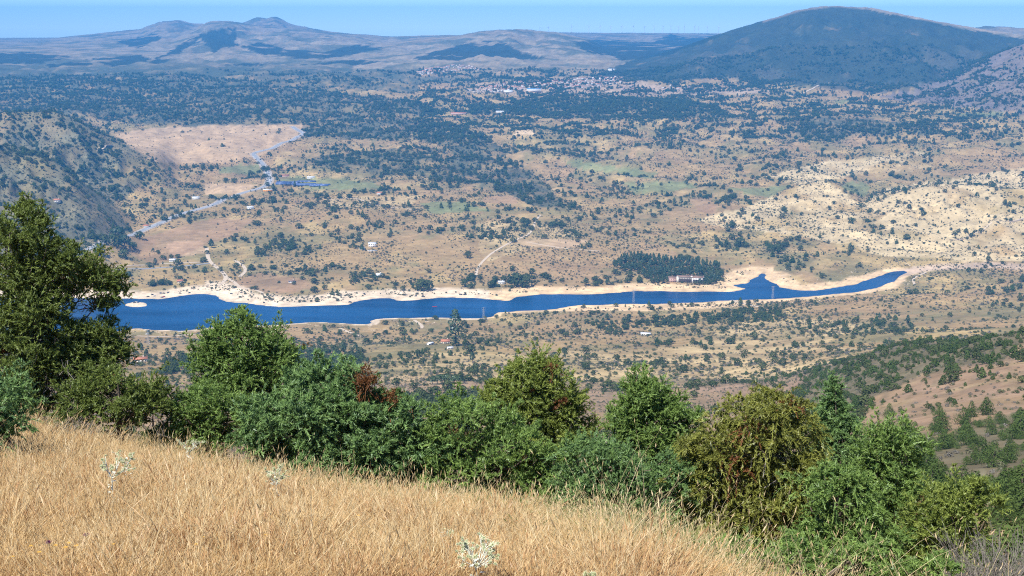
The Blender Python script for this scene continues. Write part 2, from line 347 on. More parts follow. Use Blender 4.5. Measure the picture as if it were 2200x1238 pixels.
# what the eye can see of each terrain point (for spreading plants where they matter)
EL = (Z - CAMZ) / D2
HOR = np.maximum.accumulate(EL, axis=1)
def visible(x, y, z, extra=6.0):
    d = np.hypot(x, y); i, j, _, _ = gindex(x, y); j2 = np.clip(j - 2, 0, nD - 1)
    return (z + extra - CAMZ) / d >= HOR[i, j2]

PX, PY = project(X2, Y2, Z)
fj = np.clip((D2 - 5500) / 2000, 0, 1); jx = PX + fj * 9 * fbm(X2, Y2, 190, 63, 5) + 9 * fbm(X2, Y2, 130, 61, 4) * np.clip(2600 / D2, .25, 1.5); jy = PY + fj * 4 * fbm(X2, Y2, 190, 69, 5) + 5 * fbm(X2, Y2, 130, 67, 4) * np.clip(2600 / D2, .2, 1.2)
REG = {
 'pale': [[(1500, 475), (1600, 445), (1690, 412), (1770, 388), (1850, 440), (1900, 405), (2010, 392), (2260, 345), (2260, 560), (2060, 560), (1900, 550), (1780, 520), (1660, 500), (1560, 490)], [(1640, 380), (1780, 345), (1990, 330), (2000, 360), (1830, 378), (1720, 400)], [(1850, 470), (1990, 440), (2250, 470), (2250, 555), (1960, 545)]],
 'pinkfield': [[(250, 288), (330, 275), (430, 268), (660, 266), (650, 292), (560, 335), (480, 352), (330, 350), (270, 315)], [(360, 525), (440, 520), (445, 545), (370, 552)], [(1100, 515), (1270, 515), (1220, 533), (1130, 530)], [(440, 395), (560, 395), (520, 415), (440, 420)]],
 'red': [[(486, 612), (560, 585), (650, 598), (690, 622), (610, 634), (520, 622)], [(1040, 425), (1110, 418), (1110, 436), (1030, 438)], [(1480, 430), (1530, 418), (1540, 460), (1500, 455)], [(260, 540), (340, 500), (450, 470), (560, 470), (470, 520), (330, 570)]],
 'gold': [[(1020, 480), (1110, 470), (1240, 500), (1120, 540), (1040, 560)], [(640, 800), (900, 760), (1200, 760), (1500, 740), (1900, 750), (1800, 800), (1400, 850), (900, 830)], [(1600, 690), (1900, 690), (1700, 760), (1400, 770)], [(1100, 292), (1112, 280), (1140, 276), (1148, 288), (1130, 293)], [(690, 425), (900, 420), (880, 450), (700, 445)]],
 'green': [[(590, 385), (640, 378), (800, 392), (830, 410), (680, 408)], [(900, 435), (990, 432), (1060, 455), (930, 460)], [(1340, 395), (1470, 388), (1500, 405), (1370, 418)], [(1210, 340), (1420, 372), (1400, 385), (1230, 360)], [(480, 358), (560, 352), (560, 372), (470, 372)], [(1650, 425), (1700, 400), (1560, 405)], [(1795, 216), (1830, 214), (1830, 222), (1800, 224)], [(2060, 243), (2160, 243), (2150, 251), (2060, 251)], [(1830, 388), (1870, 395), (1860, 425), (1800, 405)]],
 'forest': [[(-200, 172), (150, 166), (420, 172), (640, 185), (760, 205), (880, 215), (960, 240), (880, 262), (640, 266), (420, 272), (230, 262), (170, 245), (-200, 238)], [(1010, 232), (1130, 212), (1290, 208), (1440, 212), (1540, 225), (1560, 250), (1380, 258), (1180, 250), (1000, 245)], [(640, 345), (760, 326), (900, 316), (1010, 325), (1110, 350), (1180, 400), (1220, 452), (1140, 440), (1060, 405), (900, 380), (740, 372)], [(1660, 258), (1800, 250), (2000, 268), (2040, 290), (1900, 290), (1760, 300), (1700, 282)], [(880, 250), (1000, 270), (1100, 330), (1050, 345), (900, 300), (640, 300), (650, 270)], [(-100, 310), (60, 328), (280, 352), (150, 345), (-100, 330)]],
 'mount': [[(1200, 200), (1240, 175), (1340, 136), (1440, 106), (1560, 62), (1640, 40), (1720, 14), (1800, 14), (1870, 20), (1960, 39), (2050, 58), (2150, 76), (2250, 96), (2200, 100), (2140, 118), (2080, 145), (2000, 182), (1900, 202), (1760, 190), (1560, 165), (1440, 175), (1330, 172)]],
 'burnt': [[(1880, 210), (1960, 192), (2030, 165), (2090, 138), (2140, 115), (2200, 94), (2400, 40), (2400, 260), (2200, 245), (2050, 228)]],
 'farwood': [[(430, 72), (470, 62), (505, 60), (508, 100), (480, 100), (458, 113), (450, 105), (436, 85), (400, 105), (355, 135), (290, 150), (370, 108)], [(890, 125), (960, 105), (1000, 95), (1040, 88), (1075, 90), (1110, 105), (1175, 126), (1100, 130), (1010, 130), (940, 136), (905, 130)], [(1225, 92), (1290, 86), (1400, 92), (1440, 74), (1480, 82), (1560, 74), (1440, 118), (1340, 130), (1260, 110)], [(620, 125), (760, 98), (830, 102), (700, 128)], [(100, 140), (190, 130), (200, 140), (110, 150)], [(480, 140), (580, 134), (590, 140), (480, 143)], [(-60, 118), (60, 112), (150, 122), (90, 136), (-60, 140)], [(200, 128), (300, 118), (330, 128), (240, 146)], [(520, 100), (560, 92), (620, 108), (700, 112), (640, 122), (560, 118)], [(640, 140), (760, 128), (860, 136), (820, 146), (660, 148)], [(250, 92), (330, 72), (350, 80), (300, 104)]],
 'greyhill': [[(-200, 235), (60, 236), (120, 238), (160, 252), (200, 278), (260, 305), (320, 335), (240, 360), (300, 400), (240, 440), (290, 500), (240, 520), (100, 560), (-200, 560)]],
 'spurwood': [[(1690, 860), (1720, 825), (1760, 795), (1850, 770), (1780, 745), (1830, 712), (1950, 728), (2050, 738), (2200, 705), (2280, 690), (2280, 725), (2190, 742), (2160, 775), (2060, 790), (1980, 805), (1930, 835), (1880, 850), (1850, 890), (1820, 930), (1700, 930)], [(1860, 950), (1950, 930), (2040, 930), (2080, 905), (2200, 880), (2300, 870), (2300, 1060), (2150, 1080), (1900, 1060)]],
 'darkgap': [[(830, 930), (880, 870), (960, 840), (1040, 850), (1010, 930)], [(630, 760), (720, 745), (780, 760), (770, 800), (640, 815)], [(330, 790), (420, 765), (440, 800), (340, 812)]],
}
def region(name, jx, jy):
    m = np.zeros(jx.shape, bool)
    for p in REG[name]: m |= in_poly(jx, jy, p)
    return m
def terrain_colour():
    n1 = fbm(X2, Y2, 420, 101, 4); n2 = fbm(X2, Y2, 90, 107, 4); n3 = fbm(X2, Y2, 28, 111, 3)
    wx = X2 + 40 * fbm(X2, Y2, 200, 113, 3); wy = Y2 + 40 * fbm(X2, Y2, 200, 117, 3)
    cid, ced = cells(wx, wy * 0.75, 170)
    far = D2 > 1000
    col = np.zeros(Z.shape + (3,))
    tan = np.array([.345, .238, .104]); pink = np.array([.32, .210, .105]); gold = np.array([.42, .305, .130]); oliv = np.array([.205, .175, .075])
    t = np.clip(.5 + .8 * n1 + .4 * (cid - .5), 0, 1)[..., None]
    col[:] = pink * (1 - t) + tan * t
    t = (sstep(.15, .6, n2 + .7 * (cid - .5)))[..., None]; col[:] = col * (1 - .7 * t) + gold * .7 * t
    t = (sstep(.1, .55, -n2 + .6 * (cid - .4) + .4 * n3))[..., None] * .75; col[:] = col * (1 - t) + oliv * t
    def paint(mask, c, amt=1.0):
        a = (mask * amt)[..., None] if np.ndim(amt) == 0 else (mask * amt)[..., None]
        col[:] = col * (1 - a) + np.array(c) * a
    F = far.astype(float)
    cov = np.clip(.30 + 1.2 * fbm(X2, Y2, 300, 201, 3) + 1.1 * fbm(X2, Y2, 80, 205, 3), 0, 1.3); paint(far * 1.0, (.165, .148, .072), np.clip(.55 * cov + .3 * n3, 0, .75))
    paint(region('pale', jx, jy) * F, (.54, .42, .235), np.clip(.92 - .9 * sstep(.0, .6, n2 * .8 + n1 * .5), .05, 1))
    paint(region('pinkfield', jx, jy) * F, (.45, .31, .18), .85)
    paint(region('red', jx, jy) * F, (.31, .185, .11), .55)
    paint(region('gold', jx, jy) * F, (.45, .335, .17), np.clip(.6 + n2, .1, .9))
    paint(region('green', jx, jy) * F, (.165, .195, .085), .75)
    paint(region('greyhill', jx, jy) * (D2 > 2000), (.15, .142, .088), np.clip(.75 + n2, .4, .97))
    paint(region('forest', jx, jy) * F, (.085, .088, .055), np.clip(.75 + 1.4 * n2 + .6 * n3, .05, .95))
    mtn = sstep(5600, 7000, D2) * (1 - region('mount', jx, jy))
    paint(mtn, (.29, .235, .165), np.clip(.8 + .4 * n1, .4, 1))
    # low far plain speckled with holm oaks
    plain = (D2 > 5300) * (PY > 148) * (PX < 900)
    paint(plain.astype(float), (.080, .085, .055), np.clip(.62 + 1.6 * n2 + .9 * n3, .0, .92))
    sc = sstep(-.1, .35, fbm(X2, Y2, 260, 131, 5) + .25 * n3) * (D2 > 5600)
    paint(sc * (1 - region('farwood', jx, jy)), (.07, .085, .055), .8)
    sp = sstep(.0, .35, fbm(X2, Y2, 55, 133, 4)) * (D2 > 5600) * (1 - region('farwood', jx, jy)); paint(sp, (.12, .12, .085), .5)
    low = (D2 > 6000) * sstep(118, 150, PY) * (PX < 760); paint(low, (.07, .08, .05), np.clip(.8 + 1.2 * n2 + .6 * n1, .1, .95))
    paint(region('mount', jx, jy) * (D2 > 4800) * (D2 < 8600), (.036, .046, .028), np.clip(1.1 - .75 * sstep(.12, .5, fbm(X2, Y2 * .5, 90, 141, 5) * .8 + .35 * n1 - .12) - .4 * sstep(160, 195, PY), .0, .96))
    paint(region('mount', jx, jy) * (D2 > 4800) * (D2 < 8600), (.13, .115, .085), np.clip(1.3 * sstep(.05, .5, fbm(X2, Y2 * .6, 260, 145, 5)) * sstep(70, 120, PY), 0, .4))
    rim = (D2 > 6000) * (D2 < 8600) * (1 - sstep(2, 6, PY - np.interp(PX, [1600, 1640, 1720, 1790, 1870, 1970, 2060, 2150], [58, 45, 20, 11, 17, 37, 54, 68]))) * (PX > 1640) * (PX < 2160); paint(rim, (.33, .25, .18), .55)
    crest = sstep(-26, -4, PY - np.interp(PX, [1540, 1640, 1720, 1790, 1870, 1970, 2060, 2150, 2250], [75, 45, 20, 11, 17, 37, 54, 68, 84]) - 30) * 0
    paint(region('burnt', jx, jy) * (D2 > 4300) * (D2 < 7000), (.175, .14, .12), np.clip(.9 + .6 * n2, .4, 1))
    paint(region('farwood', jx, jy) * (D2 > 6800), (.022, .032, .022), np.clip(1.1 - 1.3 * sstep(.25, .6, fbm(X2, Y2, 300, 151, 4)), .1, .95))
    # near spur and hillside below the meadow
    near = sstep(50, 150, D2) * (1 - sstep(950, 1150, D2))
    paint(near, (.285, .190, .125), np.clip(.8 + .5 * n3, .3, 1))
    paint(near * sstep(.1, .5, fbm(X2, Y2, 22, 155, 3)), (.34, .25, .135), .7)
    trk = seg_dist(PX, PY, [(2000, 1068), (2030, 1060), (2055, 1045), (2080, 1032), (2110, 1016)], False); paint(near * (1 - sstep(5, 12, trk + 5 * n3)), (.46, .36, .22), .9)
    paint(near * sstep(.0, .5, fbm(X2, Y2, 7, 157, 4)), (.17, .135, .085), .55)
    paint(region('spurwood', jx, jy) * near, (.10, .10, .055), .7)
    # shore: bare band between summer and winter level
    bw = 34 + 26 * fbm(X2, Y2, 260, 161, 2) + 24 * (PY < 668) - 22 * ((PY > 668) | (PX > 1660)) + 26 * in_poly(PX, PY, [(440, 600), (820, 630), (820, 670), (440, 670)])
    bw = np.clip(bw, 7, 120)
    beach = (SD < bw) * (1 - sstep(bw * .75, bw, SD + 6 * n3)); grad = np.clip(SD / np.maximum(bw, 1), 0, 1)[..., None]
    bc = np.where(PX[..., None] > 1050, np.array([.68, .485, .275]), np.array([.69, .55, .385])) * (1 - .12 * grad) * (1 + .10 * np.sin(SD * .9 + 2.5 * n2)[..., None] * .8) * (1 + .22 * fbm(X2, Y2, 22, 165, 4))[..., None]
    col[:] = col * (1 - beach[..., None]) + bc * beach[..., None]
    wet = np.exp(-np.clip(SD + .5, 0, 99) / 1.6)[..., None] * (SD > -3)[..., None]
    col[:] = col * (1 - .45 * wet)
    # dry river bed going on from the head of the lake
    bed = seg_dist(PX, PY * 3, [(1925, 590 * 3), (1985, 577 * 3), (2060, 572 * 3), (2140, 570 * 3), (2215, 574 * 3), (2300, 580 * 3)], False)
    mk = (1 - sstep(13, 24, bed + 6 * n3)) * (D2 > 1700) * (D2 < 2900)
    col[:] = col * (1 - mk[..., None]) + np.array([.50, .37, .255]) * mk[..., None]
    # quarry floor and town ground
    paint(in_poly(jx, jy, [(1100, 292), (1112, 280), (1140, 276), (1148, 288), (1130, 293)]) * F, (.55, .40, .24), .9)
    paint(in_poly(jx, jy, [(1000, 200), (1020, 180), (1200, 168), (1350, 165), (1420, 185), (1700, 195), (1500, 208), (1150, 206)]) * (D2 > 4700) * (D2 < 6500), (.38, .28, .20), .75)
    # under the meadow grass
    g = 1 - sstep(22, 40, D2)
    paint(g, (.33, .22, .105), np.clip(.9 + .3 * fbm(X2, Y2, 1.3, 171, 4), .5, 1))
    col *= (1 + .16 * n3 + .10 * n2)[..., None]
    return np.clip(col, .01, .85)
COL = terrain_colour()

V = np.stack([X2, Y2, Z], -1).reshape(-1, 3)
ii, jj = np.meshgrid(np.arange(nA - 1), np.arange(nD - 1), indexing='ij'); b0 = (ii * nD + jj).ravel()
Fq = np.stack([b0, b0 + 1, b0 + nD + 1, b0 + nD], -1)
tm = MB(); tm.add(V, Fq)
c0 = len(V); tm.add([(0, 0, CAMZ - 1.7)], np.zeros((0, 3), int))
ring = np.arange(nA - 1) * nD
tm.F.setdefault(3, []).append((np.stack([np.full(nA - 1, c0), ring, ring + nD], -1), np.zeros(nA - 1, int)))
m, nt, out = new_mat('terrain'); Lk = nt.links
at = nd(nt, 'ShaderNodeAttribute', attribute_name='col'); geo = nd(nt, 'ShaderNodeNewGeometry')
def noise(scale, detail=6, rough=.6):
    n = nd(nt, 'ShaderNodeTexNoise'); n.inputs['Scale'].default_value = scale; n.inputs['Detail'].default_value = detail; n.inputs['Roughness'].default_value = rough
    Lk.new(geo.outputs['Position'], n.inputs['Vector']); return n.outputs['Fac']
def mrange(v, a, b, c, d):
    n = nd(nt, 'ShaderNodeMapRange'); Lk.new(v, n.inputs[0])
    for k, x in enumerate((a, b, c, d)): n.inputs[1 + k].default_value = x
    return n.outputs[0]
cl = mixc(nt, 1.0, at.outputs['Color'], mrange(noise(.06), .3, .7, .78, 1.2), 'MULTIPLY')
cl = mixc(nt, 1.0, cl, mrange(noise(.011, 8, .7), .35, .65, .82, 1.16), 'MULTIPLY')
cl = mixc(nt, mrange(noise(.22, 4, .7), .56, .68, 0, .6), cl, mixc(nt, 1.0, cl, (.52, .50, .46), 'MULTIPLY'))
bs = nd(nt, 'ShaderNodeBsdfPrincipled'); bs.inputs['Roughness'].default_value = .95; bs.inputs['Specular IOR Level'].default_value = .1
Lk.new(cl, bs.inputs['Base Color'])
bp = nd(nt, 'ShaderNodeBump'); bp.inputs['Strength'].default_value = .5; bp.inputs['Distance'].default_value = 2.0; Lk.new(noise(.12, 7, .65), bp.inputs['Height']); Lk.new(bp.outputs[0], bs.inputs['Normal'])
Lk.new(bs.outputs[0], out.inputs[0]); M['terrain'] = m
ground = tm.obj('terrain', [m], smooth=True); tag(ground, kind='structure')
ca = ground.data.attributes.new('col', 'FLOAT_COLOR', 'POINT')
cc = np.ones((len(V) + 1, 4), np.float32); cc[:-1, :3] = COL.reshape(-1, 3); cc[-1, :3] = (.33, .22, .1); ca.data.foreach_set('color', cc.ravel())

# lake sheet
def fan(poly, z):
    me = bpy.data.meshes.new('lake'); me.from_pydata([(x, y, z) for x, y in poly], [], [list(range(len(poly)))]); return me
big = [on_level(p) for p in [(-500, 600), (200, 610), (1000, 610), (1550, 575), (1990, 560), (2010, 600), (1900, 640), (1500, 690), (1000, 720), (300, 745), (-500, 750)]]
lake = link('lake', fan(big, 0.0)); tag(lake, kind='structure')
m, nt, out = new_mat('lake_water'); Lk = nt.links
bs = nd(nt, 'ShaderNodeBsdfPrincipled'); bs.inputs['Roughness'].default_value = .16; bs.inputs['IOR'].default_value = 1.16
geo = nd(nt, 'ShaderNodeNewGeometry')
mp = nd(nt, 'ShaderNodeMapping'); mp.inputs['Scale'].default_value = (.0035, .016, .01); mp.inputs['Rotation'].default_value = (0, 0, .25); Lk.new(geo.outputs['Position'], mp.inputs['Vector'])
st = nd(nt, 'ShaderNodeTexNoise'); st.inputs['Scale'].default_value = 1.0; st.inputs['Detail'].default_value = 7; st.inputs['Roughness'].default_value = .6; Lk.new(mp.outputs[0], st.inputs['Vector'])
cl = mixc(nt, mrange(st.outputs['Fac'], .32, .68, 0, 1), (.001, .026, .085), (.003, .056, .165)); Lk.new(cl, bs.inputs['Base Color'])
Lk.new(mrange(st.outputs['Fac'], .35, .65, .28, .10), bs.inputs['Roughness'])
bp = nd(nt, 'ShaderNodeBump'); bp.inputs['Strength'].default_value = .32; bp.inputs['Distance'].default_value = 1.0; Lk.new(noise(.35, 5, .65), bp.inputs['Height']); Lk.new(bp.outputs[0], bs.inputs['Normal'])
Lk.new(bs.outputs[0], out.inputs[0]); lake.data.materials.append(m)

# roads and tracks: ribbons laid on the ground
def smooth_path(pts, step):
    P = np.array(pts, float); L = np.r_[0, np.cumsum(np.linalg.norm(np.diff(P, axis=0), axis=1))]; n = max(4, int(L[-1] / step)); t = np.linspace(0, L[-1], n)
    Q = np.stack([np.interp(t, L, P[:, k]) for k in range(2)], -1)
    for _ in range(4): Q[1:-1] = (Q[:-2] + 2 * Q[1:-1] + Q[2:]) / 4
    return Q
def ribbon(name, pix, width, mat, lift=0.35, step=14, dmin=900, path=None, n_across=4, off=0.0):
    Q = smooth_path([ray(x, y, dmin)[:2] for x, y in pix], step) if path is None else path
    T = np.gradient(Q, axis=0); T /= np.linalg.norm(T, axis=1)[:, None]; Nn = np.stack([-T[:, 1], T[:, 0]], -1)
    n = len(Q); w = np.linspace(-.5, .5, n_across) * width + off
    P = Q[:, None, :] + Nn[:, None, :] * w[None, :, None]
    zz = height(P[..., 0], P[..., 1]); zm = zz.max(axis=1)
    zm[1:-1] = np.maximum(zm[1:-1], (zm[:-2] + zm[2:]) / 2)
    top = zm[:, None] + lift + 0 * zz
    top[:, 0] = np.minimum(top[:, 0], zz[:, 0] + lift * 1.0) if False else top[:, 0]
    mb = MB(); v = np.concatenate([P, top[..., None]], -1)
    i = np.arange(n - 1)[:, None] * n_across; j = np.arange(n_across - 1)[None, :]
    mb.add(v.reshape(-1, 3), np.stack([i + j, i + n_across + j, i + n_across + j + 1, i + j + 1], -1).reshape(-1, 4))
    # sides down into the ground
    for e, s in ((0, 1), (n_across - 1, -1)):
        lo = v[:, e].copy(); lo[:, 2] = np.maximum(zz[:, e], v[:, e, 2] - 2.5) - .4
        q = np.concatenate([v[:, e], lo]); k = np.arange(n - 1)
        mb.add(q, np.stack([k, k + n, k + n + 1, k + 1][::s], -1))
    o = mb.obj(name, [mat]); tag(o, kind='structure'); return Q, zm
M['asphalt'] = simple_mat('asphalt', (.25, .26, .28), .9, .12, .05)
M['verge'] = simple_mat('gravel_verge', (.36, .30, .24), .95, .15, .1)
M['dirt'] = simple_mat('dirt_track', (.50, .40, .29), .95, .15, .08)
M['paint'] = simple_mat('road_paint', (.8, .8, .78), .6, .05, 1)
hw = HW
Qh, _ = ribbon('gravel_verge', hw, 23, M['verge'], .25, 16, 1500)
ribbon('road', None, 12.5, M['asphalt'], .60, 16, path=Qh)
ribbon('road_marking', None, .5, M['paint'], .66, 16, path=Qh, n_across=2)
ribbon('road_marking', None, .4, M['paint'], .66, 16, path=Qh, n_across=2, off=5.6)
ribbon('road_marking', None, .4, M['paint'], .66, 16, path=Qh, n_across=2, off=-5.6)
tracks = [
 ([(444, 532), (446, 548), (448, 560), (462, 572), (478, 585), (487, 595), (482, 606), (470, 614)], 7.5), ([(487, 597), (505, 607), (513, 618), (530, 622)], 6), ([(513, 618), (545, 621), (565, 630)], 5),
 ([(515, 595), (530, 582), (522, 570), (505, 560)], 6), ([(1023, 595), (1024, 580), (1036, 563), (1055, 545), (1080, 530), (1110, 515), (1135, 505), (1145, 492), (1150, 475), (1161, 462)], 5),
 ([(240, 575), (300, 570), (360, 567), (440, 563)], 5), ([(586, 703), (592, 712), (600, 720)], 5), ([(890, 688), (900, 695), (912, 702), (905, 706)], 5), ([(730, 706), (760, 718), (780, 724)], 5),
 ([(1555, 642), (1580, 648), (1610, 656), (1636, 660)], 7), ([(210, 330), (222, 320), (240, 314)], 6), ([(700, 430), (760, 425), (830, 445), (900, 450)], 4), ([(1990, 585), (1975, 592), (1960, 600), (1965, 612)], 4),
 ([(280, 722), (340, 724), (400, 720), (450, 716)], 4), ([(2200, 470), (2100, 500), (2040, 515)], 3.5), ([(1290, 540), (1200, 533), (1130, 520)], 4), ([(1660, 210), (1700, 205), (1750, 190), (1780, 178)], 8)]
for p, w in tracks: ribbon('dirt_track', p, w, M['dirt'], .2, 9, 900, n_across=3)
ribbon('road', [(240, 582), (300, 578), (380, 574), (450, 566)], 6, M['asphalt'], .4, 12, 1500)

# ------------------------------------------------------------------ TREES of the valley: prototypes (meshes only)
def leaf_cloud(mb, c, size, n, prof_fn, mat, leaf, tri=False, up=0.3):
    """n leaf-clump quads through the outer part of a crown: prof_fn(h) is its radius at height h (0..1)"""
    h = rng.random(n) ** 0.8; th = rng.random(n) * 2 * math.pi
    r = prof_fn(h) * (0.55 + 0.5 * np.sqrt(rng.random(n))) * (1 + .18 * np.sin(3 * th + 7 * h) + .12 * np.sin(5 * th - 4 * h))
    p = np.stack([r * np.cos(th) * size[0], r * np.sin(th) * size[0], h * size[1]], -1) + np.asarray(c)
    nr = np.stack([np.cos(th), np.sin(th), up + (h - .4) * 1.6], -1) + rng.normal(size=(n, 3)) * .55
    nr /= np.linalg.norm(nr, axis=1)[:, None]
    a = np.cross(nr, rng.normal(size=(n, 3))); a /= np.linalg.norm(a, axis=1)[:, None]; b = np.cross(nr, a)
    s = leaf * (0.6 + .8 * rng.random(n))[:, None]
    if tri:
        mb.add(np.stack([p - a * s - b * s * .5, p + a * s, p - a * s + b * s * .5], 1).reshape(-1, 3), np.arange(3 * n).reshape(n, 3), mat, np.repeat(rng.random(n) * .7 + .3 * h, 3)); return
    v = np.stack([p - a * s, p - b * s * .6, p + a * s, p + b * s * .6], 1).reshape(-1, 3)
    mb.add(v, np.arange(4 * n).reshape(n, 4), mat, np.repeat(rng.random(n) * .7 + .3 * h, 4))
def P_round(h): return np.sqrt(np.clip(1 - (2 * np.clip(h, 0, 1) - .85) ** 2 / 1.4, 0, 1))
def P_cone(h): return np.clip(1.0 - .82 * h, 0, 1) * np.clip(h * 6, .45, 1)
def P_umb(h): return np.sqrt(np.clip(1 - h ** 2, 0, 1)) * np.clip(h * 5 + .3, 0, 1)
def P_col(h): return np.clip(np.sin(np.pi * np.clip(h * .9 + .08, 0, 1)), 0, 1) ** .6
def P_low(h): return np.sqrt(np.clip(1 - h ** 2, 0, 1))
def proto_fine(seed):
    mb = MB(); j = rng.random
    leaf_cloud(mb, (0, 0, 0), (.5, 1.0), 560, P_cone, 0, .034, True)
    for k in range(6):
        a = 2 * math.pi * (k / 6 + j() * .15); q = .2 + .1 * j(); leaf_cloud(mb, (q * math.cos(a), q * math.sin(a), .1 * j()), (.22 + .08 * j(), .4 + .35 * j()), 170, P_round, 0, .032, True)
    mb.tube([(0, 0, -.1), (0, 0, .4), (.01, 0, .9)], [.035, .025, .008], 5, 1); return mb
def proto(kind, seed):
    """unit plant: crown about 1 wide (radius .5), foliage material 0, bark 1"""
    mb = MB(); j = rng.random
    if kind == 'oak':
        leaf_cloud(mb, (0, 0, .13), (.5, .72), 150, P_round, 0, .085); leaf_cloud(mb, (.12 * j() - .06, .1 * j(), .2), (.38, .62), 70, P_round, 0, .10)
        mb.tube([(0, 0, -.1), (.01, 0, .15), (.03, .02, .4)], [.045, .035, .02], 5, 1)
        mb.tube([(0, 0, .12), (.12, .06, .3), (.2, .1, .5)], [.025, .02, .01], 4, 1); mb.tube([(0, 0, .12), (-.12, -.03, .3), (-.22, .02, .48)], [.025, .02, .01], 4, 1)
    elif kind == 'juniper':
        leaf_cloud(mb, (0, 0, .0), (.5, 1.1), 230, P_cone, 0, .07)
        for k in range(3):
            a = 2 * math.pi * (k / 3 + j() * .2); leaf_cloud(mb, (.22 * math.cos(a), .22 * math.sin(a), 0), (.28, .55 + .3 * j()), 70, P_cone, 0, .065)
        mb.tube([(0, 0, -.1), (0, 0, .4), (.01, 0, .9)], [.035, .025, .008], 5, 1)
    elif kind == 'pine':
        leaf_cloud(mb, (0, 0, .35), (.5, 1.15), 220, P_cone, 0, .085); leaf_cloud(mb, (0, 0, .5), (.34, .8), 60, P_round, 0, .09)
        mb.tube([(0, 0, -.1), (0, 0, .5), (.01, 0, 1.3)], [.04, .03, .01], 5, 1)
    elif kind == 'umbrella':
        leaf_cloud(mb, (0, 0, .38), (.5, .40), 230, P_umb, 0, .07, up=.8)
        mb.tube([(0, 0, -.1), (.01, 0, .25), (.0, .01, .5)], [.035, .03, .02], 5, 1)
        for k in range(4):
            a = k * 1.6 + j(); mb.tube([(0, 0, .27), (.14 * math.cos(a), .14 * math.sin(a), .42), (.28 * math.cos(a), .28 * math.sin(a), .5)], [.02, .014, .008], 4, 1)
    elif kind == 'poplar':
        leaf_cloud(mb, (0, 0, .15), (.5, 3.1), 420, P_col, 0, .10); mb.tube([(0, 0, -.1), (0, 0, 1.2), (0, 0, 2.8)], [.06, .05, .015], 6, 1)
    elif kind == 'scrub':
        for k in range(3):
            leaf_cloud(mb, (.25 * (j() - .5), .25 * (j() - .5), -.02), (.3 + .15 * j(), .45 + .2 * j()), 36, P_low, 0, .085)
        mb.tube([(0, 0, -.05), (.02, 0, .1), (.03, .02, .3)], [.02, .015, .01], 4, 1)
    return mb
PROT = {}
matof = {'oak': 'oak', 'juniper': 'juniper_far', 'pine': 'pine', 'umbrella': 'pine', 'poplar': 'poplar', 'scrub': 'scrub'}
nm = {'oak': 'oak_tree', 'juniper': 'juniper_bush', 'pine': 'pine_tree', 'umbrella': 'umbrella_pine', 'poplar': 'poplar_tree', 'scrub': 'scrub_bush'}
for k, nv in (('oak', 4), ('juniper', 4), ('pine', 3), ('umbrella', 2), ('poplar', 1), ('scrub', 4)):
    PROT[k] = [proto(k, i).mesh(nm[k], [M[matof[k]], M['bark']]) for i in range(nv)]
PROT['juniper_fine'] = [proto_fine(i).mesh('juniper_bush', [M['juniper_far'], M['bark']]) for i in range(4)]
PROT['greyscrub'] = [proto('scrub', i).mesh('scrub_bush', [M['greyscrub'], M['bark']]) for i in range(3)]

def scatter(name, meshes, P, var, scl, rot, tilt=0.0):
    """one object of stuff: a cloud of points, each carrying one of the given plants"""
    col = bpy.data.collections.new(name + '_kinds')
    for i, me in enumerate(meshes):
        o = bpy.data.objects.new('%s_kind_%02d' % (name, i), me); col.objects.link(o)
    me = bpy.data.meshes.new(name); me.vertices.add(len(P)); me.vertices.foreach_set('co', np.asarray(P, np.float32).ravel())
    a = me.attributes.new('variant', 'INT', 'POINT'); a.data.foreach_set('value', np.asarray(var, np.int32))
    a = me.attributes.new('size', 'FLOAT_VECTOR', 'POINT'); a.data.foreach_set('vector', np.asarray(scl, np.float32).ravel())
    e = np.zeros((len(P), 3), np.float32); e[:, 2] = rot
    if tilt: e[:, :2] = rng.normal(size=(len(P), 2)) * tilt
    a = me.attributes.new('turn', 'FLOAT_VECTOR', 'POINT'); a.data.foreach_set('vector', e.ravel())
    o = link(name, me); tag(o, kind='stuff')
    ng = bpy.data.node_groups.new(name, 'GeometryNodeTree'); ng.interface.new_socket('Geometry', in_out='INPUT', socket_type='NodeSocketGeometry'); ng.interface.new_socket('Geometry', in_out='OUTPUT', socket_type='NodeSocketGeometry')
    n = ng.nodes; gi = n.new('NodeGroupInput'); go = n.new('NodeGroupOutput'); ip = n.new('GeometryNodeInstanceOnPoints'); ci = n.new('GeometryNodeCollectionInfo')
    ci.inputs['Collection'].default_value = col; ci.inputs['Separate Children'].default_value = True; ci.inputs['Reset Children'].default_value = True
    def na(nme, t):
        q = n.new('GeometryNodeInputNamedAttribute'); q.data_type = t; q.inputs[0].default_value = nme; return q.outputs['Attribute']
    l = ng.links; l.new(gi.outputs[0], ip.inputs['Points']); l.new(ci.outputs[0], ip.inputs['Instance']); ip.inputs['Pick Instance'].default_value = True
    l.new(na('variant', 'INT'), ip.inputs['Instance Index']); l.new(na('turn', 'FLOAT_VECTOR'), ip.inputs['Rotation']); l.new(na('size', 'FLOAT_VECTOR'), ip.inputs['Scale'])
    l.new(ip.outputs[0], go.inputs[0])
    md = o.modifiers.new('plants', 'NODES'); md.node_group = ng
    return o

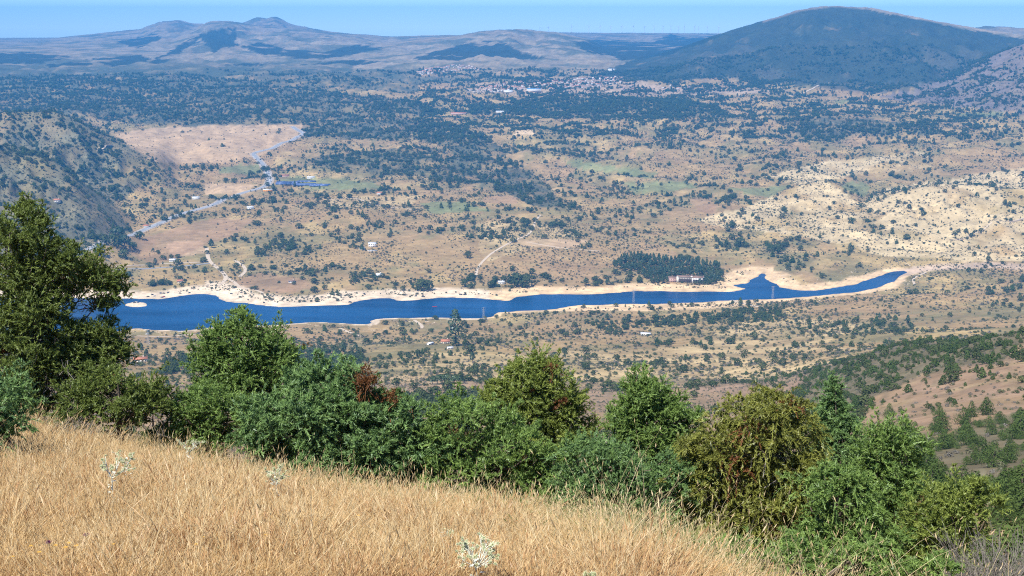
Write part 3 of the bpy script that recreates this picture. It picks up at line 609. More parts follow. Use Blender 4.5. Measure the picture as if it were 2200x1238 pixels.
# ---- where plants grow
def candidates(n, d0, d1, amax=.47, even=False):
    a = rng.uniform(-amax, amax, n)
    d = np.sqrt(rng.uniform(d0 ** 2, d1 ** 2, n)); x, y = d * np.sin(a), d * np.cos(a); z = height(x, y)
    return x, y, z, d, (d1 ** 2 - d0 ** 2) * amax / 1e4      # area in hectares
def far_density(x, y, z, d):
    px, py = project(x, y, z); n1 = fbm(x, y, 300, 201, 3); n2 = fbm(x, y, 80, 205, 3)
    wx = x + 40 * fbm(x, y, 200, 113, 3); wy = y + 40 * fbm(x, y, 200, 117, 3); cid, ced = cells(wx, wy * .75, 170)
    q = 40 * np.clip(.30 + 1.2 * n1 + 1.3 * n2, .03, 2.6) ** 1.8
    q += 34 * (ced < .06) * (cid > .45)
    jx = px + 12 * n2; jy = py + 6 * n2
    cl = np.clip(.55 + 1.6 * n2, .04, 1.4)
    q = np.where(region('forest', jx, jy), 62 * np.clip(.9 + .9 * n2, .12, 1.3), q)
    q = np.where((d > 3000) & (py < 300) & (px > 900), q * 2.2 + 34 * np.clip(.4 + 1.6 * n2, .05, 1.6), q)
    q = np.where(region('greyhill', jx, jy), 120 * cl, q)
    q = np.where(region('pale', jx, jy), 16 * np.clip(.5 + 1.3 * n2, .05, 1.3), q)
    for nme, k in (('pinkfield', .05), ('green', .12), ('red', .15)): q = np.where(region(nme, jx, jy), q * k, q)
    # wooded stream lines
    s = np.minimum(seg_dist(px, py * 2.2, [(1060, 320 * 2.2), (1120, 380 * 2.2), (1190, 430 * 2.2), (1240, 455 * 2.2), (1330, 500 * 2.2), (1380, 520 * 2.2)], False), seg_dist(px, py * 2.2, [(1520, 425 * 2.2), (1555, 450 * 2.2), (1558, 480 * 2.2), (1610, 500 * 2.2)], False))
    s = np.minimum(s, seg_dist(px, py * 2.2, [(690, 425 * 2.2), (840, 415 * 2.2), (1010, 440 * 2.2), (1120, 450 * 2.2), (1190, 455 * 2.2)], False))
    s = np.minimum(s, seg_dist(px, py * 2.2, [(1160, 385 * 2.2), (1330, 410 * 2.2), (1330, 425 * 2.2)], False))
    s = np.minimum(s, seg_dist(px, py * 2.2, [(230, 580 * 2.2), (330, 572 * 2.2), (440, 560 * 2.2)], False) * 1.6)
    q = np.where(s < 13, 60 * cl, q)
    for c, rr, k in (((760, 470), (90, 26), 26), ((1260, 405), (120, 20), 25), ((1300, 470), (60, 22), 25), ((330, 470), (60, 14), 40), ((500, 443), (45, 9), 50), ((770, 602), (60, 17), 70), ((1090, 608), (110, 15), 60), ((905, 612), (26, 12), 90), ((360, 603), (55, 14), 60), ((745, 532), (40, 12), 60), ((160, 440), (90, 40), 40), ((1900, 458), (60, 20), 18), ((1740, 545), (30, 12), 40), ((1240, 612), (60, 12), 35), ((440, 365), (60, 8), 40), ((1860, 260), (120, 12), 30), ((1460, 555), (70, 14), 20)):
        q = np.where(((px - c[0]) / rr[0]) ** 2 + ((py - c[1]) / rr[1]) ** 2 < 1 + .5 * n2, k * cl * 1.2, q)
    plant = in_poly(px, py, PLANTATION)
    q = np.where(plant, 0, q)
    return q
PLANTATION = [(1312, 568), (1345, 556), (1400, 558), (1450, 565), (1540, 572), (1552, 580), (1553, 607), (1520, 613), (1400, 610), (1375, 590), (1330, 583)]
def sdl(x, y): return sample(np.clip(SD, -50, 500), x, y)
def near_density(x, y, z, d):
    px, py = project(x, y, z); n1 = fbm(x, y, 170, 211, 3); n2 = fbm(x, y, 45, 215, 3); jx = px + 10 * n2; jy = py + 6 * n2
    q = 24 * np.clip(.28 + 1.3 * n1 + .9 * n2, .02, 2.2)
    q = np.where(in_poly(jx, jy, [(640, 690), (900, 690), (1250, 650), (1700, 655), (1720, 690), (1300, 700), (1150, 720), (900, 735), (650, 720)]), 34 * np.clip(.5 + n2, .1, 1.3), q)
    q = np.where(in_poly(jx, jy, [(1250, 692), (1400, 690), (1480, 676), (1680, 665), (1684, 690), (1450, 700), (1300, 712)]), 170, q)
    q = np.where(in_poly(jx, jy, [(1690, 695), (1950, 690), (2000, 715), (1760, 715)]), 40, q)
    q = np.where(in_poly(jx, jy, [(920, 800), (1080, 795), (1100, 815), (930, 825)]), 60, q)
    q = np.where(region('darkgap', jx, jy), 120, q)
    q = np.where(in_poly(jx, jy, [(780, 770), (980, 745), (1040, 760), (940, 790), (800, 800)]), 30, q)
    return q
x, y, z, d, ha = candidates(650000, 2060, 6300)
q = far_density(x, y, z, d); keep = (rng.random(len(x)) < q * ha / len(x)) & (sdl(x, y) > 48) & visible(x, y, z, 7) & (z > 1.5)
far_t = np.stack([x, y, z, d], -1)[keep]
x, y, z, d, ha = candidates(120000, 480, 2060)
q = near_density(x, y, z, d); pxx, pyy = project(x, y, z); q = np.where((d < 1150) & (pxx > 1640), 0, q)
keep = (rng.random(len(x)) < q * ha / len(x)) & (sdl(x, y) > 14) & visible(x, y, z, 7)
near_t = np.stack([x, y, z, d], -1)[keep]
# near spur: junipers and low oaks
x, y, z, d, ha = candidates(90000, 32, 1150, .47)
px, py = project(x, y, z); n2 = fbm(x, y, 30, 221, 3)
q = np.where(px > 1600, 140 * np.clip(.5 + 1.3 * n2, .10, 1.5), 40); q = np.where(region('spurwood', px + 10 * n2, py + 6 * n2), 300 * np.clip(.85 + 1.1 * n2, .12, 1.4), q)
q = np.where((px < 1600) & (d < 480), 130, q); q = np.where((px > 1900) & (d < 130), 700, q); q = np.where((px < 1600) & (d > 480), 0, q)
q = np.where(seg_dist(px, py, [(2030, 1062), (2050, 1045), (2080, 1030), (2105, 1018)], False) < 14, 0, q)
keep = (rng.random(len(x)) < q * ha / len(x)) & visible(x, y, z, 3.5); spur_t = np.stack([x, y, z, d], -1)[keep]
print('plants: far', len(far_t), 'near', len(near_t), 'spur', len(spur_t))

def oak_phrase(px, py, w, md):
    a = 'broad dark oak' if w > md * 1.06 else ('small round oak' if w < md * .94 else 'round dark oak')
    for lim, b in ((in_poly(np.array([px]), np.array([py]), [(600, 300), (1240, 300), (1300, 480), (600, 480)])[0], 'on the wooded mound in the middle of the valley'), (py < 330, 'on the far plain beyond the highway fields'),
                   (px < 300 and py < 560, 'on the grey rocky hill at the left'), (px > 1500 and py < 570, 'on the pale golden hills at the right'), (py < 640 and px < 760, 'between the highway and the broad beach'), (py < 640 and px < 1200, 'above the middle beach and its grove'), (py < 640, 'on the slopes around the pine plantation'),
                   (px < 640, 'on the near bank left of the wide thicket'), (px < 1100, 'on the near slope around the poplar farmhouse'), (px < 1500, 'on the near slope behind the central junipers'), (True, 'on the near slope towards the hillside spur')):
        if lim: return a, b
def bush_phrase(px, py, w, md):
    a = 'large conical bush' if w > md * 1.15 else ('small dark bush' if w < md * .85 else 'dark green bush')
    b = 'in the wooded hollow at the lower right corner' if py > 940 else ('on the open brown slope of the right spur' if py > 800 else ('along the wooded crest of the right spur' if px > 1900 else 'on the lower wooded end of the spur'))
    if px < 1650: b = 'on the steep slope behind the meadow junipers'
    return a, b
def individuals(P, kinds, size_of, n, name, phrase, cat):
    """the n that show largest become objects of their own; returns the rest"""
    s = size_of(len(P)); app = s / P[:, 3]; px, py = project(P[:, 0], P[:, 1], P[:, 2])
    seen = (px > 0) & (px < 2200) & (py < 1200)
    order = np.argsort(-(app * seen)); idx = order[:n]
    for i in idx:
        kk = kinds[rng.integers(len(kinds))]; me = PROT[kk][rng.integers(len(PROT[kk]))]
        o = link(name, me, None, (P[i, 0], P[i, 1], P[i, 2])); o.rotation_euler.z = rng.random() * 6.28
        w = s[i]; o.scale = (w, w, w * rng.uniform(.8, 1.15)); 
        a, b = phrase(px[i], py[i], w, np.median(s[idx])); tag(o, a + ' ' + b, cat, a + 's ' + b if not a.endswith('bush') else a + 'es ' + b)
    rest = np.ones(len(P), bool); rest[idx] = False; return P[rest], s[rest]
def mix_scatter(name, P, s, kinds, weights, zs=(.8, 1.15)):
    meshes = []; opts = []
    for k, w in zip(kinds, weights):
        for me in PROT[k]: opts.append((len(meshes), w / len(PROT[k]))); meshes.append(me)
    p = np.array([w for _, w in opts]); v = rng.choice(len(opts), len(P), p=p / p.sum())
    S = np.stack([s * rng.uniform(.8, 1.3, len(P)), s * rng.uniform(.8, 1.3, len(P)), s * rng.uniform(zs[0], zs[1], len(P))], -1)
    return scatter(name, meshes, P[:, :3], v, S, rng.random(len(P)) * 6.28)
sz = lambda a, b, pw=1.6: (lambda n: a + (b - a) * rng.random(n) ** pw)
r1, s1 = individuals(spur_t, ['juniper_fine'], lambda n: sz(1.6, 5.4, 2.6)(n) * np.clip(.32 + spur_t[:, 3] / 260, .3, 1), 300, 'juniper_bush', bush_phrase, 'bush')
nf = r1[:, 3] < 330
mix_scatter('hillside_woodland', r1[~nf], s1[~nf], ['juniper', 'oak'], [2, 2], (.6, .95)); mix_scatter('hollow_woodland', r1[nf], s1[nf], ['juniper_fine'], [1], (.6, 1.0))
allv = np.concatenate([far_t, near_t]); sz_all = np.concatenate([sz(3.6, 13, 2.0)(len(far_t)), sz(2.6, 9.5, 2.0)(len(near_t))])
r2, s2 = individuals(allv, ['oak'], lambda n: sz_all, 300, 'oak_tree', oak_phrase, 'tree')
mix_scatter('valley_woodland', r2, s2, ['oak', 'juniper', 'pine'], [6, 1, .7], (.75, 1.05))
# low scrub
x, y, z, d, ha = candidates(700000, 1000, 5200); n2 = fbm(x, y, 70, 231, 3); n1 = fbm(x, y, 260, 235, 3); px, py = project(x, y, z)
q = 230 * np.clip(.5 + n1 + 1.0 * n2, .05, 2); q = np.where(region('greyhill', px, py), 300, q); q = np.where(region('pale', px, py), 230 * np.clip(.6 + n2, .1, 1.4), q)
q = np.where(d > 3400, q * .85, q)
for nme in ('pinkfield', 'green', 'red'): q = np.where(region(nme, px, py), q * .12, q)
keep = (rng.random(len(x)) < q * ha / len(x)) & (sdl(x, y) > 22) & visible(x, y, z, 3) & (z > .8)
S = np.stack([x, y, z, d], -1)[keep]; print('scrub', len(S))
mix_scatter('valley_scrub', S, 1.8 + 3.4 * rng.random(len(S)) ** 2, ['scrub', 'greyscrub', 'oak'], [4, 3, 2], (.5, .9))
x, y, z, d, ha = candidates(60000, 90, 1100); n2 = fbm(x, y, 20, 241, 3); q = 520 * np.clip(.5 + n2, .05, 1.4)
keep = (rng.random(len(x)) < q * ha / len(x)) & visible(x, y, z, 2); S = np.stack([x, y, z, d], -1)[keep]
mix_scatter('hillside_scrub', S, .8 + 1.3 * rng.random(len(S)), ['scrub', 'greyscrub'], [3, 1.5], (.5, 1.0))

# boulders and stones strewn over the bared shore
M['rock'] = simple_mat('shore_rock', (.48, .39, .29), .95, .35, .8)
def rock_mesh():
    mb = MB(); n = 7; th = np.arange(n) * 2 * math.pi / n; V = [(0, 0, .55)]
    for z, r in ((.38, .55), (.1, .95), (-.3, 1.0)): V += [(r * math.cos(t) * rng.uniform(.75, 1.2), r * math.sin(t) * rng.uniform(.75, 1.2), z * rng.uniform(.8, 1.2)) for t in th]
    f3 = [(0, 1 + k, 1 + (k + 1) % n) for k in range(n)]; f4 = [(1 + a * n + k, 1 + (a + 1) * n + k, 1 + (a + 1) * n + (k + 1) % n, 1 + a * n + (k + 1) % n) for a in (0, 1) for k in range(n)]
    mb.add(V, f3); mb.add(V, f4); return mb.mesh('rock', [M['rock']])
x, y, z, d, ha = candidates(400000, 1650, 2500); q = sdl(x, y); n2 = fbm(x, y, 25, 251, 3)
keep = (q > .5) & (q < 60) & (rng.random(len(x)) < .2 * np.clip(.25 + 1.3 * n2, .0, 1.2)) & visible(x, y, z, 2); P = np.stack([x, y, z], -1)[keep]; w = .35 + 1.3 * rng.random(len(P)) ** 3
print('rocks', len(P)); scatter('shore_rocks', [rock_mesh() for k in range(4)], P, rng.integers(0, 4, len(P)), np.stack([w, w * rng.uniform(.7, 1.3, len(P)), w * rng.uniform(.5, .9, len(P))], -1), rng.random(len(P)) * 6.28)
# ---- trees one can point at: trunk and crown of their own
def parted_tree(name, kind, px, py, width, hscale, label, cat='tree', group=None, dmin=900, dz=0):
    p = ray(px, py, dmin); e = link(name, None, None, p); e.empty_display_size = 1; e.rotation_euler.z = rng.random() * 6.28
    src = PROT[kind][rng.integers(len(PROT[kind]))]
    key = src.name + '_split'
    if key not in SPLIT:
        nv = len(src.vertices); co = np.zeros(nv * 3, np.float32); src.vertices.foreach_get('co', co); co = co.reshape(-1, 3)
        ti = np.zeros(nv, np.float32); src.attributes['tint'].data.foreach_get('value', ti)
        pair = []
        for mi in (0, 1):
            mb = MB(); f = np.array([list(q.vertices) for q in src.polygons if q.material_index == mi]); u, inv = np.unique(f.ravel(), return_inverse=True)
            mb.add(co[u], inv.reshape(f.shape), 0, ti[u]); pair.append(mb.mesh(('crown', 'trunk')[mi], [src.materials[mi]]))
        SPLIT[key] = pair
    for nme, me in zip(('crown', 'trunk'), SPLIT[key]): link(nme, me, e)
    e.scale = (width, width, width * hscale); tag(e, label, cat, group); return e
SPLIT = {}
parted_tree('poplar_tree', 'poplar', 979, 744, 17, .85, 'tall slim poplar rising beside the red roofed farmhouse below the lake')
grove = 'big round pines beside the highway'
for px_, py_, w_, h_, lb in [(254, 518, 32, 1.0, 'broad dark pine at the top of the highway grove'), (250, 533, 24, 1.1, 'middle tree of the dark grove beside the highway'), (268, 534, 26, 1.1, 'lower right tree of the dark grove beside the highway'),
        (226, 527, 20, 1.0, 'smaller tree at the left end of the highway grove'), (214, 548, 21, 1.05, 'detached round tree below the highway, left of the grove'), (266, 556, 20, .9, 'lone squat round tree in the bare field below the highway grove'),
        (300, 514, 20, .8, 'low wide tree at the right end of the highway grove'), (286, 534, 16, .8, 'small bush-like tree right under the highway grove')]:
    parted_tree('pine_tree', 'oak' if w_ < 25 else 'umbrella', px_, py_, w_, h_ * 1.1, lb, 'tree', grove, 1500)
rowp = 'umbrella pines in a row below the lake'
for i, (px_, w_, h_) in enumerate([(929, 9, 1.0), (940, 10, 1.0), (951, 10, 1.05), (963, 10, 1.0), (975, 9, .95), (986, 9, .95)]):
    parted_tree('umbrella_pine', 'umbrella', px_, 826 - i * .3, w_, h_, 'flat topped umbrella pine in the short row just left of the central juniper', 'tree', rowp)
for px_, py_, w_, lb in [(905, 625, 22, 'round tree standing on the far beach, left one of a joined pair'), (920, 625, 20, 'round tree standing on the far beach, right one of a joined pair'), (998, 617, 13, 'lone round tree at the left end of the lakeside grove'),
        (1110, 617, 26, 'tall leafy tree in the middle of the lakeside grove'), (1130, 617, 24, 'wide leafy tree right of the middle of the lakeside grove'), (1006, 555, 15, 'dark oak clump on the open slope above the lakeside grove'), (1592, 530, 20, 'lone round oak above the head of the side bay'), (1670, 545, 20, 'flat round oak on the brown knoll above the side bay'),
        (1012, 760, 12, 'stout dark oak right of the farmhouse poplar'), (1000, 745, 9, 'pointed dark tree at the end of the farmhouse hedge'), (1260, 760, 9, 'lone pointed dark oak on the dry slope right of the central juniper'), (1620, 730, 11, 'tall pointed dark tree on the dry slope under the long pine belt')]:
    parted_tree('oak_tree', 'oak', px_, py_, w_, 1.1, lb, 'tree')
# pine plantation round the lakeside hotel
x, y, z, d, ha = candidates(300000, 2080, 2500); px, py = project(x, y, z); k = np.nonzero(in_poly(px, py, PLANTATION) & (sdl(x, y) > 20))[0][:2600]
pts = []
for i in k:
    if ((px[i] - 1470) / 46) ** 2 + ((py[i] - 604) / 9) ** 2 < 1: continue
    if all((x[i] - a) ** 2 + (y[i] - b) ** 2 > 6.3 ** 2 for a, b, _ in pts): pts.append((x[i], y[i], z[i]))
print('plantation', len(pts))
pts = np.array(pts); o_ = np.argsort(np.hypot(pts[:, 0], pts[:, 1])); P = pts[o_]
for i in range(min(290, len(P))):
    o = link('pine_tree', (PROT['pine'] + PROT['oak'])[rng.integers(7)], None, P[i]); w = rng.uniform(5.5, 10.5); o.scale = (w, w, w * rng.uniform(.85, 1.25)); o.rotation_euler.z = rng.random() * 6.28
    tag(o, 'dark tree in the dense plantation around the lakeside hotel', 'tree', 'trees of the plantation around the lakeside hotel')
if len(P) > 290:
    Q = P[290:]; w = rng.uniform(6.5, 9, len(Q)); scatter('pine_plantation', PROT['pine'], Q, rng.integers(0, 3, len(Q)), np.stack([w, w, w * rng.uniform(1, 1.35, len(Q))], -1), rng.random(len(Q)) * 6.28)

# ------------------------------------------------------------------ BUILDINGS and small things of the valley
M['wall_white'] = simple_mat('white_plaster', (.74, .72, .68), .85, .08, .6)
M['wall_cream'] = simple_mat('cream_plaster', (.62, .55, .44), .85, .10, .6)
M['wall_pink'] = simple_mat('pink_plaster', (.55, .36, .30), .85, .10, .6)
M['stone'] = simple_mat('grey_stone', (.36, .33, .29), .9, .25, 1.2)
M['roof_red'] = simple_mat('terracotta_roof', (.42, .17, .095), .85, .22, 1.5)
M['roof_brown'] = simple_mat('brown_tile_roof', (.22, .14, .10), .85, .2, 1.5)
M['roof_white'] = simple_mat('white_sheet_roof', (.72, .73, .74), .5, .06, .5)
M['roof_blue'] = simple_mat('blue_sheet_roof', (.12, .30, .52), .5, .08, .5)
M['glass'] = simple_mat('window_glass', (.03, .04, .05), .15, .1, 1)
M['wood'] = simple_mat('brown_timber', (.14, .085, .05), .8, .2, 3)
M['orange'] = simple_mat('orange_panel', (.75, .32, .05), .6, .05, 1)
def facing(p):                       # houses turn a long side roughly to the open valley
    return math.atan2(-p[0], p[1])
def house_parts(e, w, dp, h, rh, wall, roof, storeys=1, nwin=4, chimney=True, hip=False, x0=0.0, y0=0.0, z0=0.0):
    """wall, gabled roof (> chimney), windows on the long sides, door; centred on the empty, -y towards the lake viewpoint"""
    mb = MB(); mb.box((x0, y0, z0 + h / 2 - 1), (w / 2, dp / 2, h / 2 + 1)); mb.add([(x0 - w / 2, y0 - dp / 2, z0 + h), (x0 - w / 2, y0 + dp / 2, z0 + h), (x0 - w / 2, y0, z0 + h + rh * .93), (x0 + w / 2, y0 - dp / 2, z0 + h), (x0 + w / 2, y0 + dp / 2, z0 + h), (x0 + w / 2, y0, z0 + h + rh * .93)], [(0, 2, 1), (3, 4, 5)])
    mb.obj('wall', [wall], e)
    rb = MB(); o = .5; ins = dp * .45 if hip else 0
    for s in (-1, 1):
        a = [(x0 - w / 2 - o, y0 + s * (dp / 2 + o), z0 + h - .15), (x0 + w / 2 + o, y0 + s * (dp / 2 + o), z0 + h - .15), (x0 + w / 2 + o - ins, y0, z0 + h + rh), (x0 - w / 2 - o + ins, y0, z0 + h + rh)]
        b = [(p[0], p[1], p[2] + .25) for p in a]
        rb.add(a + b, [(0, 1, 2, 3), (7, 6, 5, 4), (0, 4, 5, 1), (1, 5, 6, 2), (2, 6, 7, 3), (3, 7, 4, 0)])
    r = rb.obj('roof', [roof], e)
    if chimney:
        cb = MB(); cb.box((x0 + w * .22, y0 + .6, z0 + h + rh * .8), (.45, .45, rh * .5 + .5)); cb.obj('chimney', [wall], r)
    for st in range(storeys):
        zc = z0 + 1.6 + st * 2.9
        for i in range(nwin):
            xx = x0 - w / 2 + w * (i + .5) / nwin
            if st == 0 and i == nwin // 2:
                db = MB(); db.box((xx, y0 - dp / 2 - .02, z0 + 1.1), (.55, .08, 1.1)); db.obj('door', [M['wood']], e); continue
            wb = MB(); wb.box((xx, y0 - dp / 2 - .02, zc), (.55, .07, .65)); wo = wb.obj('window', [M['glass']], e)
def house(name, px, py, w, dp, h, rh, wall, roof, label, cat='house', dmin=900, **k):
    p = ray(px, py, dmin); e = link(name, None, None, p); e.rotation_euler.z = facing(p) + k.pop('turn', 0); tag(e, label, cat); house_parts(e, w, dp, h, rh, M[wall], M[roof], **k); return e
house('farmhouse', 302, 777, 14, 6, 3.2, 1.8, 'wall_white', 'roof_red', 'long white cottage with red roof near shore, right of the big juniper')
house('farmhouse', 957, 738, 11, 7, 3.4, 2.2, 'wall_cream', 'roof_red', 'red roofed farmhouse among dark trees beside the tall poplar')
house('storage_shed', 924, 741, 8, 4, 2.4, .8, 'wall_white', 'roof_white', 'small white shed at the left end of the poplar grove', 'shed', turn=.7, nwin=2, chimney=False)
house('storage_shed', 967, 750, 7, 4, 2.2, .7, 'wall_white', 'roof_white', 'low white shed in front of the poplar farmhouse', 'shed', turn=.3, nwin=2, chimney=False)
house('storage_shed', 1387, 720, 13, 5, 2.6, .9, 'wall_white', 'roof_white', 'long low white shed alone on the dry slope below the lake', 'shed', chimney=False)
house('villa', 800, 530, 15, 9, 6, 2, 'wall_white', 'roof_white', 'two storey white villa on the slope above the lake', 'villa', storeys=2, dmin=1500)
house('villa_annex', 778, 536, 10, 6, 3, 1.2, 'wall_white', 'roof_white', 'small white building just left of the hillside villa', 'house', dmin=1500, chimney=False)
house('garden_wall_house', 800, 540, 18, 1.4, 1.6, .3, 'wall_white', 'roof_white', 'long low white wall building below the hillside villa', 'wall', dmin=1500, chimney=False, nwin=3)
house('farmhouse', 371, 562, 12, 7, 3.4, 1.8, 'wall_white', 'roof_white', 'white cottage in the tree row on the side road', dmin=1500)
house('farmhouse', 387, 608, 10, 7, 3.6, 2.2, 'wall_cream', 'roof_red', 'orange roofed house in the grove behind the left beach', dmin=1500)
house('farmhouse', 627, 607, 11, 7, 3, 1.6, 'wall_white', 'roof_brown', 'small pale house beside the red ploughed field', dmin=1500)
house('farmhouse', 815, 594, 11, 7, 4, 2, 'wall_white', 'roof_white', 'white house among trees behind the far beach', dmin=1500)
house('farmhouse', 1077, 610, 11, 7, 3.6, 1.8, 'wall_white', 'roof_white', 'white house hidden in the middle of the lakeside grove', dmin=1500)
house('farmhouse', 421, 428, 16, 8, 4, 2, 'wall_white', 'roof_white', 'white roadside house left of the highway above the field', dmin=1500)
house('farmhouse', 314, 489, 10, 8, 4, 2.2, 'wall_white', 'roof_red', 'red roofed house beside the highway near the dark grove', dmin=1500)
house('farmhouse', 123, 434, 12, 8, 4, 2.4, 'wall_white', 'roof_red', 'tiny red roofed house alone on the grey left hill', dmin=1500)
house('farmhouse', 538, 449, 15, 8, 4, 1.8, 'wall_white', 'roof_white', 'pale house right of the tree belt by the highway', dmin=1500)
house('filling_station', 575, 411, 22, 10, 4.5, 1.0, 'orange', 'roof_white', 'orange and white roadside station at the highway bend', 'station', dmin=1500, chimney=False)
house('farmhouse', 612, 380, 22, 9, 4, 2, 'wall_pink', 'roof_red', 'long pinkish farmhouse right of the highway above the solar panels', dmin=1500)
house('farmhouse', 668, 384, 20, 8, 4, 1.8, 'wall_white', 'roof_white', 'long white farm building behind the solar panels', dmin=1500, chimney=False)
house('farmhouse', 816, 418, 14, 8, 4, 2, 'wall_white', 'roof_red', 'white farmhouse in the green strip right of the solar panels', dmin=1500)
house('farm_sheds', 985, 246, 55, 12, 6, 2, 'wall_pink', 'roof_red', 'long red roofed farm shed in the middle distance woods', 'shed', dmin=2500, nwin=10, chimney=False)
house('farm_sheds', 1080, 243, 50, 11, 6, 2, 'wall_cream', 'roof_white', 'long pale farm shed right of the red roofed one', 'shed', dmin=2500, nwin=10, chimney=False)
house('warehouse', 1147, 196, 60, 22, 8, 3, 'wall_white', 'roof_blue', 'big blue roofed warehouse at the front edge of the distant town', 'warehouse', dmin=2500, nwin=12, chimney=False)
house('warehouse', 1092, 199, 36, 18, 8, 2, 'wall_white', 'roof_white', 'white warehouse left of the blue roofed one', 'warehouse', dmin=2500, nwin=8, chimney=False)
house('warehouse', 1315, 153, 40, 22, 9, 3, 'wall_white', 'roof_white', 'lone white building on the dark slope above the distant town', 'warehouse', dmin=2500, nwin=6, chimney=False)
# the lakeside hotel: three wings, towers, balconies
p = ray(1470, 606, 1500); hotel = link('lakeside_hotel', None, None, p); hotel.rotation_euler.z = facing(p); tag(hotel, 'long lakeside hotel with cream towers, dark balconies and a pink wing', 'hotel')
def wing(x0, w, dp, h, rh, wall, roof, nwin, storeys, y0=0.0): house_parts(hotel, w, dp, h, rh, M[wall], M[roof], storeys, nwin, False, False, x0, y0)
wing(-22, 15, 10, 7.5, 2.0, 'wall_pink', 'roof_brown', 5, 2); wing(1.5, 23, 10, 9.5, 2.2, 'stone', 'roof_brown', 8, 3); wing(23, 18, 11, 9.5, 2.6, 'wall_white', 'roof_brown', 6, 3, -2)
for xx, hh in ((-11.5, 11), (13, 12.5), (33, 11)):
    tb = MB(); tb.box((xx, -1, hh / 2 - 1), (1.9, 3.5, hh / 2 + 1)); t = tb.obj('tower', [M['wall_white']], hotel)
    tb = MB(); tb.box((xx, -1, hh + .6), (2.3, 3.9, .7), taper=.3); tb.obj('cap', [M['roof_brown']], t)
for zz in (3.1, 6.1):
    bb = MB(); bb.box((1.5, -5.9, zz), (11, .8, .15)); b = bb.obj('balcony', [M['wood']], hotel)
    rb = MB()
    for i in range(23): rb.box((-9.5 + i, -6.6, zz + .6), (.06, .06, .5))
    rb.box((1.5, -6.6, zz + 1.1), (11, .07, .07)); rb.obj('railing', [M['wood']], b)
    bb = MB(); bb.box((23, -8.4, zz), (8.5, .8, .15)); b = bb.obj('balcony', [M['wood']], hotel)
# towns far off
M['town_white'] = simple_mat('weathered_plaster', (.56, .53, .49), .9, .1, .6); M['town_cream'] = simple_mat('weathered_cream_plaster', (.46, .39, .31), .9, .1, .6)
town_protos = []
for i in range(6):
    w, dp, h, rh = [(11, 8, 5.5, 2), (14, 9, 6.5, 2.2), (9, 8, 7.5, 2), (18, 10, 6, 2.4), (12, 9, 9, 2), (24, 12, 7, 2.5)][i]
    mb = MB(); mb.box((0, 0, h / 2 - 1.5), (w / 2, dp / 2, h / 2 + 1.5), 0)
    mb.add([(-w / 2 - .4, -dp / 2 - .4, h), (w / 2 + .4, -dp / 2 - .4, h), (w / 2 + .4, dp / 2 + .4, h), (-w / 2 - .4, dp / 2 + .4, h), (-w / 2 - .4, 0, h + rh), (w / 2 + .4, 0, h + rh)], [(0, 1, 5, 4), (2, 3, 4, 5)], 1)
    mb.add([(-w / 2, -dp / 2, h), (-w / 2, dp / 2, h), (-w / 2, 0, h + rh), (w / 2, -dp / 2, h), (w / 2, dp / 2, h), (w / 2, 0, h + rh)], [(0, 2, 1), (3, 4, 5)], 0)
    for s in range(1 + (h > 6)):
        for k in range(3): mb.box((-w / 2 + w * (k + .5) / 3, -dp / 2, 1.8 + 3 * s), (.7, .08, .8), 2)
    for a, b in ((('wall_white', 'wall_cream')[i % 3 == 2]), ('roof_red', 'roof_brown')[i % 4 == 3]),: pass
    town_protos.append(mb.mesh('town_house', [M['town_cream' if i in (2, 5) else 'town_white'], M['roof_brown' if i == 3 else 'roof_red'], M['glass']]))
def town(poly, n, label, group, dmin=3500, sep=15, dens=None):
    pl = np.array(poly, float); x0, y0 = pl.min(0); x1, y1 = pl.max(0); got = []; tries = 0
    while len(got) < n and tries < n * 40:
        tries += 1; px, py = rng.uniform(x0, x1), rng.uniform(y0, y1)
        if not in_poly(np.array([px]), np.array([py]), poly)[0]: continue
        p = ray(px, py, dmin)
        if any((p[0] - q[0]) ** 2 + (p[1] - q[1]) ** 2 < sep ** 2 for q in got): continue
        got.append(p); o = link('town_house', town_protos[rng.integers(6)], None, p); o.rotation_euler.z = facing(p) + rng.choice([0, .3, -.4, 1.57]) + rng.normal() * .15
        k = rng.uniform(.6, .95); o.scale = (k, k, k); tag(o, label, 'house', group)
town([(1030, 190), (1080, 180), (1180, 174), (1260, 168), (1330, 165), (1340, 178), (1290, 188), (1200, 192), (1100, 197), (1030, 199)], 200, 'small pale house of the distant town at the foot of the dark mountain', 'houses of the distant town under the mountain')
town([(885, 158), (920, 148), (980, 140), (1010, 140), (1030, 152), (960, 156), (905, 164)], 75, 'small white house of the far village spread on the slope', 'houses of the far village on the slope')
town([(1000, 196), (1080, 187), (1085, 198), (1010, 201)], 22, 'reddish roofed house at the left edge of the distant town', 'reddish houses left of the distant town', sep=18)
town([(1330, 186), (1460, 184), (1500, 192), (1340, 196)], 14, 'scattered house right of the distant town', 'scattered houses right of the distant town', sep=30)

